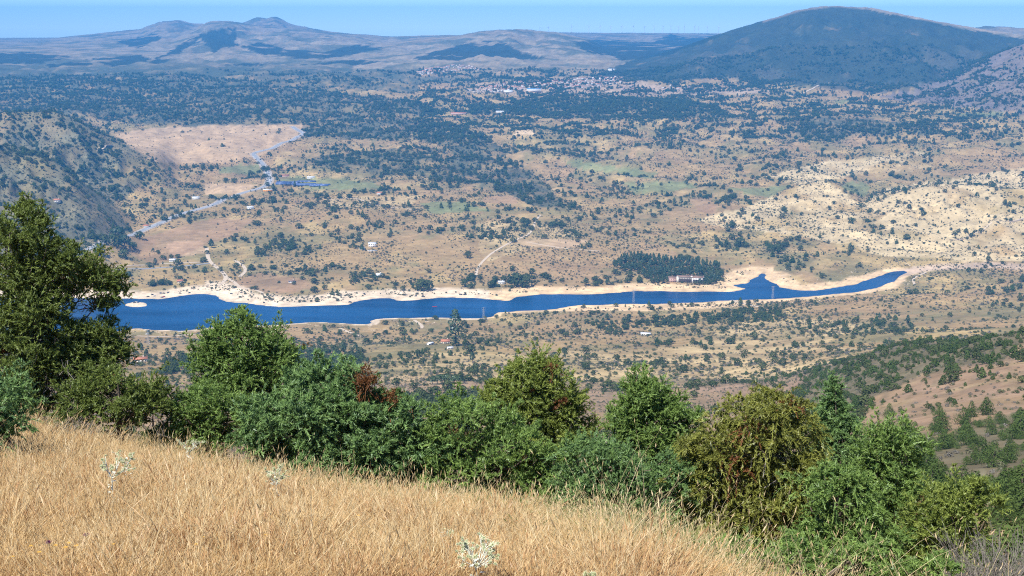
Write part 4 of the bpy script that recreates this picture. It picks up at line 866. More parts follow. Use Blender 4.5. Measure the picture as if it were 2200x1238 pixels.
# solar field beside the highway
M['solar'] = simple_mat('solar_panel', (.09, .13, .27), .35, .1, .3); M['steel'] = simple_mat('grey_steel', (.45, .46, .47), .5, .08, 2, .6); M['pylon_steel'] = simple_mat('galvanised_steel', (.42, .44, .46), .55, .05, 1, .2)
pb = MB(); pb.box((0, 0, 2.0), (14, 2.6, .07))
v = np.concatenate(pb.V); a = R(26); v2 = v.copy(); v2[:, 1] = v[:, 1] * math.cos(a) - (v[:, 2] - 2) * math.sin(a); v2[:, 2] = 2 + v[:, 1] * math.sin(a) + (v[:, 2] - 2) * math.cos(a); pb.V = [v2]
panel_me = pb.mesh('panel', [M['solar']]); pb = MB()
for k in (-11, -4, 4, 11): pb.tube([(k, .3, -1), (k, .1, 1.95)], .12, 5)
post_me = pb.mesh('frame', [M['steel']])
srows = []
for r_, (xa, xb, yy) in enumerate([(606, 648, 393), (604, 640, 395), (650, 668, 391), (632, 668, 397), (640, 662, 399), (672, 700, 398), (676, 698, 400.5), (604, 626, 397)]):
    for px_ in np.arange(xa, xb, 8.6):
        p = ray(px_, yy, 1500); e = link('solar_array', None, None, p); e.rotation_euler.z = facing(p); tag(e, 'tilted blue solar array in the solar field right of the highway bend', 'solar panel', 'solar arrays right of the highway bend')
        link('panel', panel_me, e); link('frame', post_me, e)
# lattice pylons along the near shore
def pylon_mesh(h):
    mb = MB(); w = h * .085; c = lambda t: w * (1 - .78 * t)
    L = 7
    for sx, sy in ((-1, -1), (1, -1), (1, 1), (-1, 1)): mb.tube([(sx * c(0), sy * c(0), -1), (sx * c(1), sy * c(1), h)], .09, 4)
    for i in range(L):
        t0, t1 = i / L, (i + 1) / L
        for (ax, ay), (bx, by) in (((-1, -1), (1, -1)), ((1, -1), (1, 1)), ((1, 1), (-1, 1)), ((-1, 1), (-1, -1))):
            mb.tube([(ax * c(t0), ay * c(t0), h * t0), (bx * c(t1), by * c(t1), h * t1)], .05, 3); mb.tube([(bx * c(t0), by * c(t0), h * t0), (ax * c(t1), ay * c(t1), h * t1)], .05, 3)
    return mb
arm = MB()
for s in (-1, 1):
    arm.tube([(0, 0, 0), (s * 3.4, 0, .1)], .08, 4); arm.tube([(0, 0, .9), (s * 3.4, 0, .1)], .09, 4); arm.tube([(s * 3.3, 0, .1), (s * 3.3, 0, -.9)], .1, 4)
arm_me = arm.mesh('crossarm', [M['pylon_steel']])
for px_, py_, h, lb in [(1039, 691, 22, 'grey lattice pylon at the near shore, in front of the open water'), (1361, 652, 22, 'pale lattice pylon on the wooded near shore opposite the hotel'), (1660, 643, 22, 'pale lattice pylon on the near shore below the side bay'), (319, 741, 20, 'grey lattice pylon on the dry bank right of the big juniper')]:
    p = ray(px_, py_, 900); e = link('pylon', None, None, p); tag(e, lb, 'pylon', 'lattice pylons along the near shore'); e.rotation_euler.z = facing(p) + .5
    pylon_mesh(h).obj('mast', [M['pylon_steel']], e)
    for k in range(3): link('crossarm', arm_me, e, (0, 0, h - .9 - 2.6 * k)).scale = (1 - .12 * k, 1, 1)
# wind turbines on the plateau crest
M['turbine'] = simple_mat('turbine_white', (.85, .85, .84), .5, .03, .1)
tb = MB(); tb.tube([(0, 0, -8), (0, 0, 40), (0, 0, 66)], [2.6, 2.1, 1.5], 8); tower_me = tb.mesh('tower', [M['turbine']])
tb = MB(); tb.box((0, 1.5, 67), (1.7, 5, 1.7)); nac_me = tb.mesh('nacelle', [M['turbine']])
tb = MB()
for k in range(1): tb.add([(-.9, -4, 0), (.9, -4, 0), (1.5, -4.1, 8), (.3, -4.2, 33), (-.3, -4.2, 33), (-1.2, -4.1, 8), (0, -4.6, 6), (0, -4.4, 30)], [(0, 1, 2, 6), (0, 6, 5, 0)[:3] + (5,), (6, 2, 3, 7), (5, 6, 7, 4), (3, 4, 7, 7)])
blade_me = tb.mesh('blade', [M['turbine']])
for i, px_ in enumerate([1178, 1265, 1289, 1312, 1336, 1360, 1384, 1405, 1424, 1441, 1457, 1470, 1492, 1500, 1519, 1543, 1228, 1160]):
    a = float(az_of(px_, 72)); j = int(np.searchsorted(AZ, a)); e_ = EL[j]; k = 500 + 0 * j
    far = np.nonzero(DD > 9000)[0]; kk = far[np.argmax(EL[j][far])]; D = DD[kk] if DD[kk] > 11000 else 13200
    x_, y_ = D * math.sin(a), D * math.cos(a); e = link('wind_turbine', None, None, (x_, y_, float(height(x_, y_)))); e.rotation_euler.z = facing((x_, y_)) + .35
    tag(e, 'tiny white wind turbine on the far flat crest left of the dark mountain', 'wind turbine', 'wind turbines on the far flat crest')
    link('tower', tower_me, e); link('nacelle', nac_me, e); ph = rng.random() * 2.09
    for b in range(3): q = link('blade', blade_me, e, (0, 0, 67)); q.rotation_euler.y = ph + b * 2.0944
# cars parked on the beaches
car_cols = {'dark': (.03, .03, .035), 'white': (.75, .75, .74), 'grey': (.25, .26, .27), 'red': (.35, .03, .03), 'blue': (.04, .09, .25)}
M['tyre'] = simple_mat('tyre_rubber', (.02, .02, .02), .9, .1, 5)
bb = MB(); bb.box((0, 0, .62), (2.1, .85, .32), taper=.95); body_m = bb
cb = MB(); cb.box((-.15, 0, 1.2), (1.15, .78, .28), taper=.78)
rb = MB(); rb.box((-.15, 0, 1.5), (.88, .6, .04)); wb = MB(); wb.tube([(0, -.12, 0), (0, .12, 0)], .33, 10)
wb.add([(.33 * math.cos(t), s * .12, .33 * math.sin(t)) for s in (-1, 1) for t in np.arange(10) * .6283], [tuple(range(10)), tuple(range(19, 9, -1))])
wheel_me = wb.mesh('wheel', [M['tyre']]); glass_me = cb.mesh('windows', [M['glass']]); cars = {}
for k, c in car_cols.items():
    mm = simple_mat(k + '_car_paint', c, .3, .03, 1); cars[k] = (body_m.mesh('body', [mm]), rb.mesh('roof_panel', [mm]))
def car(px, py, k, label, cat='car', sc=1.0, dmin=1500):
    p = ray(px, py, dmin); e = link('parked_car', None, None, p); e.rotation_euler.z = facing(p) + rng.normal() * .6; e.scale = (sc,) * 3; tag(e, label, cat, 'cars parked on the lake shore')
    link('body', cars[k][0], e); link('roof_panel', cars[k][1], e); link('windows', glass_me, e)
    for a in (-1.3, 1.3):
        for b in (-.8, .8): link('wheel', wheel_me, e, (a, b, .33))
for px_, py_, k, lb in [(318, 638, 'dark', 'dark car at the left end of the left beach cluster'), (327, 634, 'dark', 'dark car behind the white one on the left beach'), (332, 637, 'white', 'white car in the middle of the left beach cluster'), (346, 631, 'blue', 'bluish car at the back of the left beach cluster'), (352, 631, 'dark', 'dark car at the right back of the left beach cluster'),
        (348, 640, 'grey', 'grey car nearest the water on the left beach'), (352, 638, 'red', 'dark red car nearest the water on the left beach'), (361, 630, 'dark', 'dark car apart at the right of the left beach'), (387, 631, 'dark', 'dark car by the water where the left beach narrows'), (407, 630, 'dark', 'dark car on the narrow bank before the beach point'),
        (289, 651, 'dark', 'dark car on the small sandy island'), (296, 651, 'grey', 'grey car at the right of the small sandy island'), (497, 632, 'dark', 'lone dark car high on the broad beach'), (519, 629, 'dark', 'dark car on the beach below the red field'), (533, 645, 'dark', 'dark car at the water on the broad beach'), (567, 651, 'dark', 'dark car above the waterline of the broad beach'),
        (752, 650, 'dark', 'dark van by the water at the beach point'), (783, 633, 'dark', 'dark car on the beach right of the beach point'), (893, 637, 'grey', 'grey car on the middle beach'), (909, 638, 'dark', 'dark car at the water of the middle beach'), (990, 634, 'dark', 'dark car on the beach below the lakeside grove'), (999, 634, 'dark', 'second dark car below the lakeside grove, right one')]:
    car(px_, py_, k, lb, sc=1.35 if k == 'dark' and px_ > 740 else 1.1)
for px_, py_, k, lb in [(319, 712, 'white', 'white camper on the near bank right of the big juniper'), (385, 714, 'white', 'white car at the water on the near bank'), (316, 719, 'white', 'white car on the track along the near bank')]: car(px_, py_, k, lb, dmin=900, sc=1.1)
# kayak and moored raft out on the water
kb = MB(); t = np.linspace(-1, 1, 9); ring_ = [[(x * 2.6, .42 * math.sqrt(max(0, 1 - x ** 2)) * math.cos(a) + 0, .22 + .2 * math.sin(a)) for a in np.arange(6) * 1.047] for x in t]
kv = np.array(ring_).reshape(-1, 3); kf = [(i * 6 + j, i * 6 + (j + 1) % 6, (i + 1) * 6 + (j + 1) % 6, (i + 1) * 6 + j) for i in range(8) for j in range(6)]
kb.add(kv, kf); q = on_level((934, 659)); M['red'] = simple_mat('red_plastic', (.55, .04, .03), .4, .05, 1)
ky = kb.obj('kayak', [M['red']], None, (q[0], q[1], 0.02)); tag(ky, 'tiny red kayak alone on the open water', 'kayak'); ky.scale = (1.5, 1.5, 1.5); ky.rotation_euler.z = .2

# ------------------------------------------------------------------ FOREGROUND: junipers along the edge of the meadow
def at(px, py, d):
    a = float(az_of(px, py)); return np.array([d * math.sin(a), d * math.cos(a), CAMZ + d * float(tan_el(a, py))])
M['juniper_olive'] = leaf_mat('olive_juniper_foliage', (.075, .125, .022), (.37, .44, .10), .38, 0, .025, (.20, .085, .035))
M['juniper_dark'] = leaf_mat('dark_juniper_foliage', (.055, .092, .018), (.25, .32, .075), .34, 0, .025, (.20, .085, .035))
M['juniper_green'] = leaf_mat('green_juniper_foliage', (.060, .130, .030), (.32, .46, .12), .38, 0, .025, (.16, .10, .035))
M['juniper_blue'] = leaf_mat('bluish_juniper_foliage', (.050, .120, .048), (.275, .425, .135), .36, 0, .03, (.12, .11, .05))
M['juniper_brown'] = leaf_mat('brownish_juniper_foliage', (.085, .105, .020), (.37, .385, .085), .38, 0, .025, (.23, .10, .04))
M['dead_brown'] = leaf_mat('dead_brown_foliage', (.13, .055, .022), (.26, .12, .05), .15, 0, .02)
M['broom'] = leaf_mat('broom_stems', (.075, .095, .010), (.190, .190, .024), .25, 0, .03)
M['greytwig'] = leaf_mat('grey_twigs', (.13, .115, .10), (.30, .27, .235), .05, 0, .02)
def sprays(mb, c, rad, n, leaf, droop, mat=0, tint0=0.0, wid=.30, upb=.45, nl=18):
    """n leafy twiglets over a clump at c with radius rad: each a bending axis set with short pointed leaves"""
    u = rng.normal(size=(n, 3)); u /= np.linalg.norm(u, axis=1)[:, None]; u[:, 2] = np.where(u[:, 2] < -.35, -u[:, 2], u[:, 2])
    base = np.asarray(c) + u * rad * (.35 + .55 * rng.random(n))[:, None]
    dirs = u * .75 + rng.normal(size=(n, 3)) * .45 + np.array([0, 0, upb]); dirs /= np.linalg.norm(dirs, axis=1)[:, None]
    L = rad * rng.uniform(.55, 1.1, n)
    t = (np.arange(nl) + .5) / nl
    ax = base[:, None, :] + dirs[:, None, :] * (L[:, None] * t[None])[..., None]
    ax[..., 2] -= droop * (L[:, None] * t[None] ** 2)
    ld = dirs[:, None, :] * .9 + rng.normal(size=(n, nl, 3)) * .6; ld[..., 2] -= droop * t * .8; ld /= np.linalg.norm(ld, axis=2)[..., None]
    N0 = (u * .6 + np.array([0, 0, .75]))[:, None, :] + rng.normal(size=(n, nl, 3)) * .5
    w = np.cross(ld, N0); w /= np.linalg.norm(w, axis=2)[..., None]
    s = leaf * rng.uniform(.7, 1.3, (n, nl, 1)) * (1.1 - .45 * t)[None, :, None]
    a = ax - ld * s * .25; b = ax + ld * s; q = ax + ld * s * .2
    v = np.stack([a + w * s * wid * .55, b, a - w * s * wid * .55], 2).reshape(-1, 3)
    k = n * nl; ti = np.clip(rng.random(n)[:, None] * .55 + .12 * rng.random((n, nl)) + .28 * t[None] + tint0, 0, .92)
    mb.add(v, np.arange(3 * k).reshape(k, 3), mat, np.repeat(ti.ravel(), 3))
def shrub(name, lobes, d, mat, label, cat='shrub', base=None, cover=1.0, leaf=.046, droop=.25, depth=.8, dead=(), bare=.0, upb=.45, trunk_r=.06, csize=.16, group=None, fine=1.0, rust=.006, grow=1.12, limbs=.4):
    """lobes: (px, row, radius in px) as outlined in the photograph, at distance d; the crown is as deep as it is wide"""
    L = np.array(lobes, float); L[:, 2] *= grow; k = d / FPX
    cx = float(np.average(L[:, 0], weights=L[:, 2])) if base is None else base
    bx = at(cx, 900, d); gz = float(height(bx[0], bx[1])); B = np.array([bx[0], bx[1], gz])
    e = link(name, None, None, B); e.empty_display_size = .3; tag(e, label, cat, group)
    view = np.array([B[0], B[1], 0]); view /= np.linalg.norm(view)
    width = (L[:, 0].max() - L[:, 0].min()) * k
    cl = []
    for px, py, r in L:
        r_m = r * k * rng.uniform(.88, 1.15); c0 = at(px, py, d) - B; n = max(3, int(cover * 1.15 * (r_m / csize) ** 2 * 4.2))
        half = min(max(r_m, depth * width * .5 * (1 - abs(px - cx) * k / (width * .5 + 1e-3 + r_m) * .7)), 1.5)
        for _ in range(n):
            u = rng.normal(size=3); u /= np.linalg.norm(u); q = rng.random() ** .33
            rr = np.array([u[0], u[1], u[2]]) * q
            cl.append((c0 + np.array([rr[0] * r_m, 0, rr[2] * r_m]) + view * rr[1] * half, csize * rng.uniform(.55, 1.45) * (1.0 if r_m > .2 else .8)))
    side = np.array([view[1], -view[0], 0]); gp = B
    cb = MB(); cl = [(c + 0, s) for c, s in cl if c[2] + B[2] > float(height(c[0] + B[0], c[1] + B[1])) + .02]
    ctr = np.mean([c for c, _ in cl], axis=0)
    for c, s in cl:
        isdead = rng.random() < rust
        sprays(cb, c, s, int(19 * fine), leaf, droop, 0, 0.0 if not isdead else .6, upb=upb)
        if rng.random() < .38:          # shoots standing out of the mass
            o_ = c - ctr; o_ /= np.linalg.norm(o_) + 1e-6; v_ = o_ * .7 + np.array([0, 0, .75 if droop < .6 else .1]) + rng.normal(size=3) * .3; v_ /= np.linalg.norm(v_); l_ = s * rng.uniform(1.1, 2.3)
            for t_ in (.45, .75, 1.0): sprays(cb, c + v_ * l_ * t_ - np.array([0, 0, droop * .15 * t_ * t_]), s * (.62 - .34 * t_), 5, leaf * .85, droop, 0, .05, upb=upb)
            L_ = len(cb.T)
        if isdead: cb.T[-1] = np.full(len(cb.T[-1]), .97)
    cb.obj('crown', [mat], e)
    # trunk and limbs reaching the clumps
    tb = MB(); top = max(cl, key=lambda q: q[0][2])[0]
    mid = np.array([top[0] * .35 + rng.normal() * .05, top[1] * .35, top[2] * .5])
    tr = np.array([(0, 0, -.25), mid * .45 + rng.normal(size=3) * .03, mid, top * .8 + rng.normal(size=3) * .04, top]); tb.tube(tr, [trunk_r, trunk_r * .8, trunk_r * .6, trunk_r * .3, .006], 7)
    tk = tb.obj('trunk', [M['bark']], e)
    lb = MB(); pick = rng.permutation(len(cl))[: int(len(cl) * limbs)]
    for i in pick:
        c, s = cl[i]; h = np.clip(c[2] / max(top[2], .1) * .7, .03, .85) * (4 - 1e-6); a = int(h); s0 = tr[a] * (1 - h + a) + tr[a + 1] * (h - a); m_ = s0 * .5 + c * .5 + np.array([0, 0, -.12 * np.linalg.norm(c - s0)]) + rng.normal(size=3) * .13 * np.linalg.norm(c - s0)
        lb.tube([s0, s0 * .7 + m_ * .3 + rng.normal(size=3) * .03, m_, (m_ + c) / 2 + rng.normal(size=3) * .035, c], [.017, .014, .011, .008, .004], 4)
    lb.obj('limbs', [M['bark']], e)
    for j, (px, py, r, n) in enumerate(dead):            # dead sprays and bare twigs
        db = MB(); c0 = at(px, py, d) - B - view * .15
        for _ in range(n):
            c = c0 + rng.normal(size=3) * r * k * .5; p0 = c + np.array([rng.normal() * .1, rng.normal() * .1, -.22]); db.tube([p0, (p0 + c) / 2 + rng.normal(size=3) * .03, c, c + rng.normal(size=3) * .08 + np.array([0, 0, .06])], [.008, .006, .004, .002], 3, 0, rng.random())
            if bare < .5: sprays(db, c, .07, 6, .03, .1, 0, 0)
        q = db.obj('dead_branch', [M['dead_brown'] if bare < .5 else M['greytwig']], e)
    return e, cl, B
jun = 'junipers along the lower edge of the meadow'
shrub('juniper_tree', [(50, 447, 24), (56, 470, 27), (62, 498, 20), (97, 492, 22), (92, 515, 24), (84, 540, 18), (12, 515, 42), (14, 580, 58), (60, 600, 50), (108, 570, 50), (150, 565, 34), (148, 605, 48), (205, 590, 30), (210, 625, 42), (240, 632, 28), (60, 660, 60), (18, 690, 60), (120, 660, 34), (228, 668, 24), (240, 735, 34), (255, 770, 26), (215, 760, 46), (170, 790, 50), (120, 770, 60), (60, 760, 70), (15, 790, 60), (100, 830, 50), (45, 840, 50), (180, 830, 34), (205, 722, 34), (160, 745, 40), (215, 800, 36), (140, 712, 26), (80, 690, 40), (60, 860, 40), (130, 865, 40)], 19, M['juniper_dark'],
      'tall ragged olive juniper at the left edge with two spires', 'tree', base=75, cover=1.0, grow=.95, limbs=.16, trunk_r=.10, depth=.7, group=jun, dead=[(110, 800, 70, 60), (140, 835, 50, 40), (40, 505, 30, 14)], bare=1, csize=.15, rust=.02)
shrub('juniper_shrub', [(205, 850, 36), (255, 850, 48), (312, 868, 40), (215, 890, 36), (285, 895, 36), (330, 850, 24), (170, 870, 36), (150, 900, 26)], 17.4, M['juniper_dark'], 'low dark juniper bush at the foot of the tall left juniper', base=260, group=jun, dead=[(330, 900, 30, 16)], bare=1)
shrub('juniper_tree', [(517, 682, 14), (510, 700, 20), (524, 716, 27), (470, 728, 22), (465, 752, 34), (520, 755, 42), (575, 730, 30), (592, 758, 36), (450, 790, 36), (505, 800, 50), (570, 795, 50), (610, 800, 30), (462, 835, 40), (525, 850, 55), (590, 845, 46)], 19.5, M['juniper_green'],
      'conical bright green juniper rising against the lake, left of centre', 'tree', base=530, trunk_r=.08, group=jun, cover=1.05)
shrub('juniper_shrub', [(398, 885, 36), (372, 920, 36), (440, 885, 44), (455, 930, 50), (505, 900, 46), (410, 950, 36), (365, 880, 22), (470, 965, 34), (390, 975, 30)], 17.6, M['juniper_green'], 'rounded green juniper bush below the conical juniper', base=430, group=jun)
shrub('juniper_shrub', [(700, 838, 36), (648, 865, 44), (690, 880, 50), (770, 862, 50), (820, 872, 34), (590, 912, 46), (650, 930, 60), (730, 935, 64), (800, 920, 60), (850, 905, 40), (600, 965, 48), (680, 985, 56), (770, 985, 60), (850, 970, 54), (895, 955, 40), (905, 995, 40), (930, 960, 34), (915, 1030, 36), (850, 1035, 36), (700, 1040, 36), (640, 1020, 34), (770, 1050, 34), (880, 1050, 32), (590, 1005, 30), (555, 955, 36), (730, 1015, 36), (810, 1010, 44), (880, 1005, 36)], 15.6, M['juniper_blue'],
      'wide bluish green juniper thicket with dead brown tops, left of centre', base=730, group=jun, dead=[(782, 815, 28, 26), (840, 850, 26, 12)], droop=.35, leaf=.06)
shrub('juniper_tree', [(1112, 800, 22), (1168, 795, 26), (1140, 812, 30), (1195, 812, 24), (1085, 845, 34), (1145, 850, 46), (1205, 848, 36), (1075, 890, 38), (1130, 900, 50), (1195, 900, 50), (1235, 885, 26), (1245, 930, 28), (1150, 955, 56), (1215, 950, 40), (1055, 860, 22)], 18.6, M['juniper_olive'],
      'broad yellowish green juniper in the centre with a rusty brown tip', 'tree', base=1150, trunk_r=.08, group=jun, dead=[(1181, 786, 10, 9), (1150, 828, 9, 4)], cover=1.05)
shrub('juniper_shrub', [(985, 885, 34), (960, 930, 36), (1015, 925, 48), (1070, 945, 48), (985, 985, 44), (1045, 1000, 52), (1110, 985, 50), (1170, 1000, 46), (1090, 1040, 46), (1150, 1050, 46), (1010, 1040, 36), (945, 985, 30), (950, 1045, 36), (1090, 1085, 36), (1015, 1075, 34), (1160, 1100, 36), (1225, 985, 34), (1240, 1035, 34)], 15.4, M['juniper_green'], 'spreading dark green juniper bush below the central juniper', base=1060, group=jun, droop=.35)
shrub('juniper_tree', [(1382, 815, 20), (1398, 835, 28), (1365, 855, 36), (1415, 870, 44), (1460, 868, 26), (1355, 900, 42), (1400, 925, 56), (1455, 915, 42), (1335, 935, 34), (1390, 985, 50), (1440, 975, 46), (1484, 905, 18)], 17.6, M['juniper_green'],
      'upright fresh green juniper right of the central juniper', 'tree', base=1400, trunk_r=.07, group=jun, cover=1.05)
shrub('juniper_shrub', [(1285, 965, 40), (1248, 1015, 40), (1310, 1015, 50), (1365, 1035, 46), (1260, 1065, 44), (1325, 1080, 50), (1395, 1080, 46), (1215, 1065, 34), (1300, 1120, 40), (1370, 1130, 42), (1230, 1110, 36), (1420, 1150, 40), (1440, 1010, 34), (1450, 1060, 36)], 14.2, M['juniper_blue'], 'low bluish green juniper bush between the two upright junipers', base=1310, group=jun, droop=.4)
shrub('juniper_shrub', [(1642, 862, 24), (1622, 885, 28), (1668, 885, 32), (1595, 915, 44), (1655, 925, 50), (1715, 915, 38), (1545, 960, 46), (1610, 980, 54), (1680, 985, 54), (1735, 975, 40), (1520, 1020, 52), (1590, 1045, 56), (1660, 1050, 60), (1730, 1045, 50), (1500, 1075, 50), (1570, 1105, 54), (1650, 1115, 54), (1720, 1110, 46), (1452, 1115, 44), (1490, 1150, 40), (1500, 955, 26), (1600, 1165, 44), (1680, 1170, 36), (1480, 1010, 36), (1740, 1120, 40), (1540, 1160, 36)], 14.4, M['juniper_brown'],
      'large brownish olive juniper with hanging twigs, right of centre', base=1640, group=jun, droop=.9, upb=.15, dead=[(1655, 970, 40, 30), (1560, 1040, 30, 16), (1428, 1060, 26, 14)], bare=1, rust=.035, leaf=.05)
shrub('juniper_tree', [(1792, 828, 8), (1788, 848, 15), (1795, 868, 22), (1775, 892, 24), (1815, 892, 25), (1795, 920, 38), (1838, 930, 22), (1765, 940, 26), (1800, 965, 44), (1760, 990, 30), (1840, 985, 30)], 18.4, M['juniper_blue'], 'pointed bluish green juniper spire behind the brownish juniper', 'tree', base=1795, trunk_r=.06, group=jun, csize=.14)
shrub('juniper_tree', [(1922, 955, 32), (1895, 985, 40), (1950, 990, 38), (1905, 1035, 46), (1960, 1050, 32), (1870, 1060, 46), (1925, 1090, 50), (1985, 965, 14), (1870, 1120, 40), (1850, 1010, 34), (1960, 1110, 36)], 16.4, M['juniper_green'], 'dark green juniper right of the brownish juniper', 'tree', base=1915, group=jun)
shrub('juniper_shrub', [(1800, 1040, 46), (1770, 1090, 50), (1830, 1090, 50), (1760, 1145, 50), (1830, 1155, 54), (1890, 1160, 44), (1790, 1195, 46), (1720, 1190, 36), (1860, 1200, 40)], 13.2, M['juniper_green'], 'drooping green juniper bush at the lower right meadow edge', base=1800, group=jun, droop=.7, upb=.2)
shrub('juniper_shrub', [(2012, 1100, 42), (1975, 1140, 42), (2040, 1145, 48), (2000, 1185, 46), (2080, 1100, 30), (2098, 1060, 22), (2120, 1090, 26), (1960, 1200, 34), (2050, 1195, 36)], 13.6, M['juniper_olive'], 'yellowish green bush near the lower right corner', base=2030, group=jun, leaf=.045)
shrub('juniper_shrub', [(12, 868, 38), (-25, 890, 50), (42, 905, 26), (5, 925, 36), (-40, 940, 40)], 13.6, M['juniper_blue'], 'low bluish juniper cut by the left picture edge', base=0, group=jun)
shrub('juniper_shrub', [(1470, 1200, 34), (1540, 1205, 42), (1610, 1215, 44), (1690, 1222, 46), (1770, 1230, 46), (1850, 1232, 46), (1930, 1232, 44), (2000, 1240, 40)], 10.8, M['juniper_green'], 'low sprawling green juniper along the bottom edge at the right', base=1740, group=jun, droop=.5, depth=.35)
# broom, dry grey bushes
def twig_bush(name, px, py_base, d, w, h, n, mat, label, cat, lean=.35, thick=.006, seg=4, branch=3):
    b = at(px, py_base, d); b[2] = float(height(b[0], b[1])); e = link(name, None, None, b); tag(e, label, cat); tb = MB()
    for i in range(n):
        a = rng.random() * 6.283; r = w * math.sqrt(rng.random()) * .5; hh = h * rng.uniform(.55, 1.05) * (1 - .35 * (2 * r / w) ** 2); q = np.array([math.cos(a), math.sin(a), 0])
        p0 = q * r * .45 + np.array([0, 0, -.05]); tt = np.linspace(0, 1, seg)
        P = p0 + np.outer(tt, np.array([0, 0, hh])) + np.outer(tt ** 1.3, q * (r * .7 + lean * hh * rng.random())) + rng.normal(size=(seg, 3)) * .02 * tt[:, None]
        tb.tube(P, thick * (1.15 - tt), 3, 0, rng.random())
        for _ in range(branch):
            s = rng.uniform(.3, .9); k = min(int(s * (seg - 1)), seg - 2); c = P[k] + (P[k + 1] - P[k]) * (s * (seg - 1) - k); v = rng.normal(size=3) * .5 + q * .4 + np.array([0, 0, .9]); v /= np.linalg.norm(v)
            l = hh * rng.uniform(.15, .35); tb.tube([c, c + v * l * .5 + rng.normal(size=3) * .01, c + v * l], [thick * .7, thick * .5, thick * .25], 3, 0, rng.random())
    tb.obj('twigs', [mat], e); return e
twig_bush('broom_shrub', 315, 890, 23.5, 1.35, 1.1, 1500, M['broom'], 'yellow green upright broom behind the left bushes', 'shrub', .25, .007, 4, 2)
twig_bush('broom_shrub', 385, 885, 22.5, .8, .75, 500, M['broom'], 'small yellow green broom left of the conical juniper', 'shrub', .25, .007, 4, 2)
twig_bush('dry_shrub', 2165, 1250, 11.5, 1.05, 1.05, 420, M['greytwig'], 'dry grey leafless bush in the lower right corner', 'shrub', .45, .005, 5, 5)
twig_bush('dry_shrub', 2085, 1215, 12.4, .7, .6, 200, M['greytwig'], 'small dry grey bush left of the corner one', 'shrub', .45, .005, 5, 5)
twig_bush('dry_shrub', 105, 925, 17.0, 1.1, .42, 420, M['greytwig'], 'dry greyish brown bush in front of the tall left juniper', 'shrub', .5, .005, 4, 4)
twig_bush('dry_shrub', 790, 880, 17.2, .4, .75, 90, M['dead_brown'], 'dead brown twiggy top sticking out of the wide thicket', 'shrub', .2, .006, 5, 6)

# ------------------------------------------------------------------ the meadow
M['grass'] = leaf_mat('dry_grass', (.53, .365, .16), (.87, .645, .345), .35, .35, .03)
M['grass_red'] = leaf_mat('reddish_dry_grass', (.46, .28, .13), (.77, .52, .27), .35, .35, .03)
M['grass_pale'] = leaf_mat('pale_dry_grass', (.58, .44, .23), (.80, .66, .40), .35, .3, .03)
M['grass_green'] = leaf_mat('half_green_grass', (.16, .19, .06), (.38, .36, .14), .35, .3, .03)
def tuft(n, h, rad, lean, width, heads=0.3, mats=0):
    mb = MB(); a = rng.random(n) * 6.283; r = rad * np.sqrt(rng.random(n)); b = np.stack([r * np.cos(a), r * np.sin(a), np.full(n, -.03)], -1)
    hh = h * rng.uniform(.45, 1.1, n); dr = rng.normal(size=(n, 2)) * lean; tint = rng.random(n)
    wa = rng.random(n) * 6.283; w = np.stack([np.cos(wa), np.sin(wa), 0 * wa], -1)
    lv = []
    for k, t in enumerate((0, .4, .75, 1.0)):
        c = b + np.stack([dr[:, 0] * hh * t ** 1.8, dr[:, 1] * hh * t ** 1.8, hh * (t - .25 * np.hypot(dr[:, 0], dr[:, 1]) * t ** 2)], -1)
        lv.append((c, width * (1.0, .85, .6, .15)[k]))
    for k in range(3):
        (c0, w0), (c1, w1) = lv[k], lv[k + 1]
        mb.add(np.stack([c0 - w * w0, c0 + w * w0, c1 + w * w1, c1 - w * w1], 1).reshape(-1, 3), np.arange(4 * n).reshape(n, 4), 0, np.repeat(tint, 4))
    m_ = int(n * heads)                     # seed heads
    if m_:
        c = lv[3][0][:m_]; u = np.stack([dr[:m_, 0], dr[:m_, 1], np.full(m_, .8)], -1); u /= np.linalg.norm(u, axis=1)[:, None]; l = rng.uniform(.02, .06, m_)[:, None]; ww = width * 2.0
        for q in (w[:m_], np.cross(u, w[:m_])):
            mb.add(np.stack([c - u * l * .3, c + u * l * .3 + q * ww, c + u * l, c + u * l * .3 - q * ww], 1).reshape(-1, 3), np.arange(4 * m_).reshape(m_, 4), 0, np.repeat(np.clip(tint[:m_] * .5, 0, 1), 4))
    return mb
EDGE = [(-200, 895), (0, 908), (110, 912), (250, 950), (350, 982), (450, 1006), (560, 1040), (700, 1066), (850, 1088), (1000, 1108), (1150, 1142), (1300, 1182), (1420, 1222), (1550, 1266), (1700, 1318), (1800, 1348), (2300, 1500)]
def meadow(n, d0, d1):
    a = rng.uniform(-.46, .46, n); d = np.sqrt(rng.uniform(d0 ** 2, d1 ** 2, n)); x, y = d * np.sin(a), d * np.cos(a); z = height(x, y); px, py = project(x, y, z)
    e = np.interp(px, [p[0] for p in EDGE], [p[1] for p in EDGE]); return x, y, z, d, px, py, py - e
x, y, z, d, px, py, m_ = meadow(110000, 4.3, 20); n2 = fbm(x, y, 1.6, 301, 3); n1 = fbm(x, y, .6, 305, 2)
keep = (m_ + 26 * n2 > 4) & (py < 1330) & (px > -120) & (px < 2320) & (rng.random(len(x)) < np.clip(.62 + .9 * n1, .12, 1))
x, y, z, d, m_, n2 = [q[keep] for q in (x, y, z, d, m_, n2)]; print('tufts', len(x))
gm = []
for k in range(4): gm.append(tuft(46, .29, .09, .50, .0017, .4).mesh('grass_tuft', [M['grass']]))
for k in range(3): gm.append(tuft(46, .25, .09, .58, .0017, .6).mesh('grass_tuft', [M['grass_red']]))
for k in range(2): gm.append(tuft(30, .36, .09, .45, .0016, .4).mesh('grass_tuft', [M['grass_pale']]))
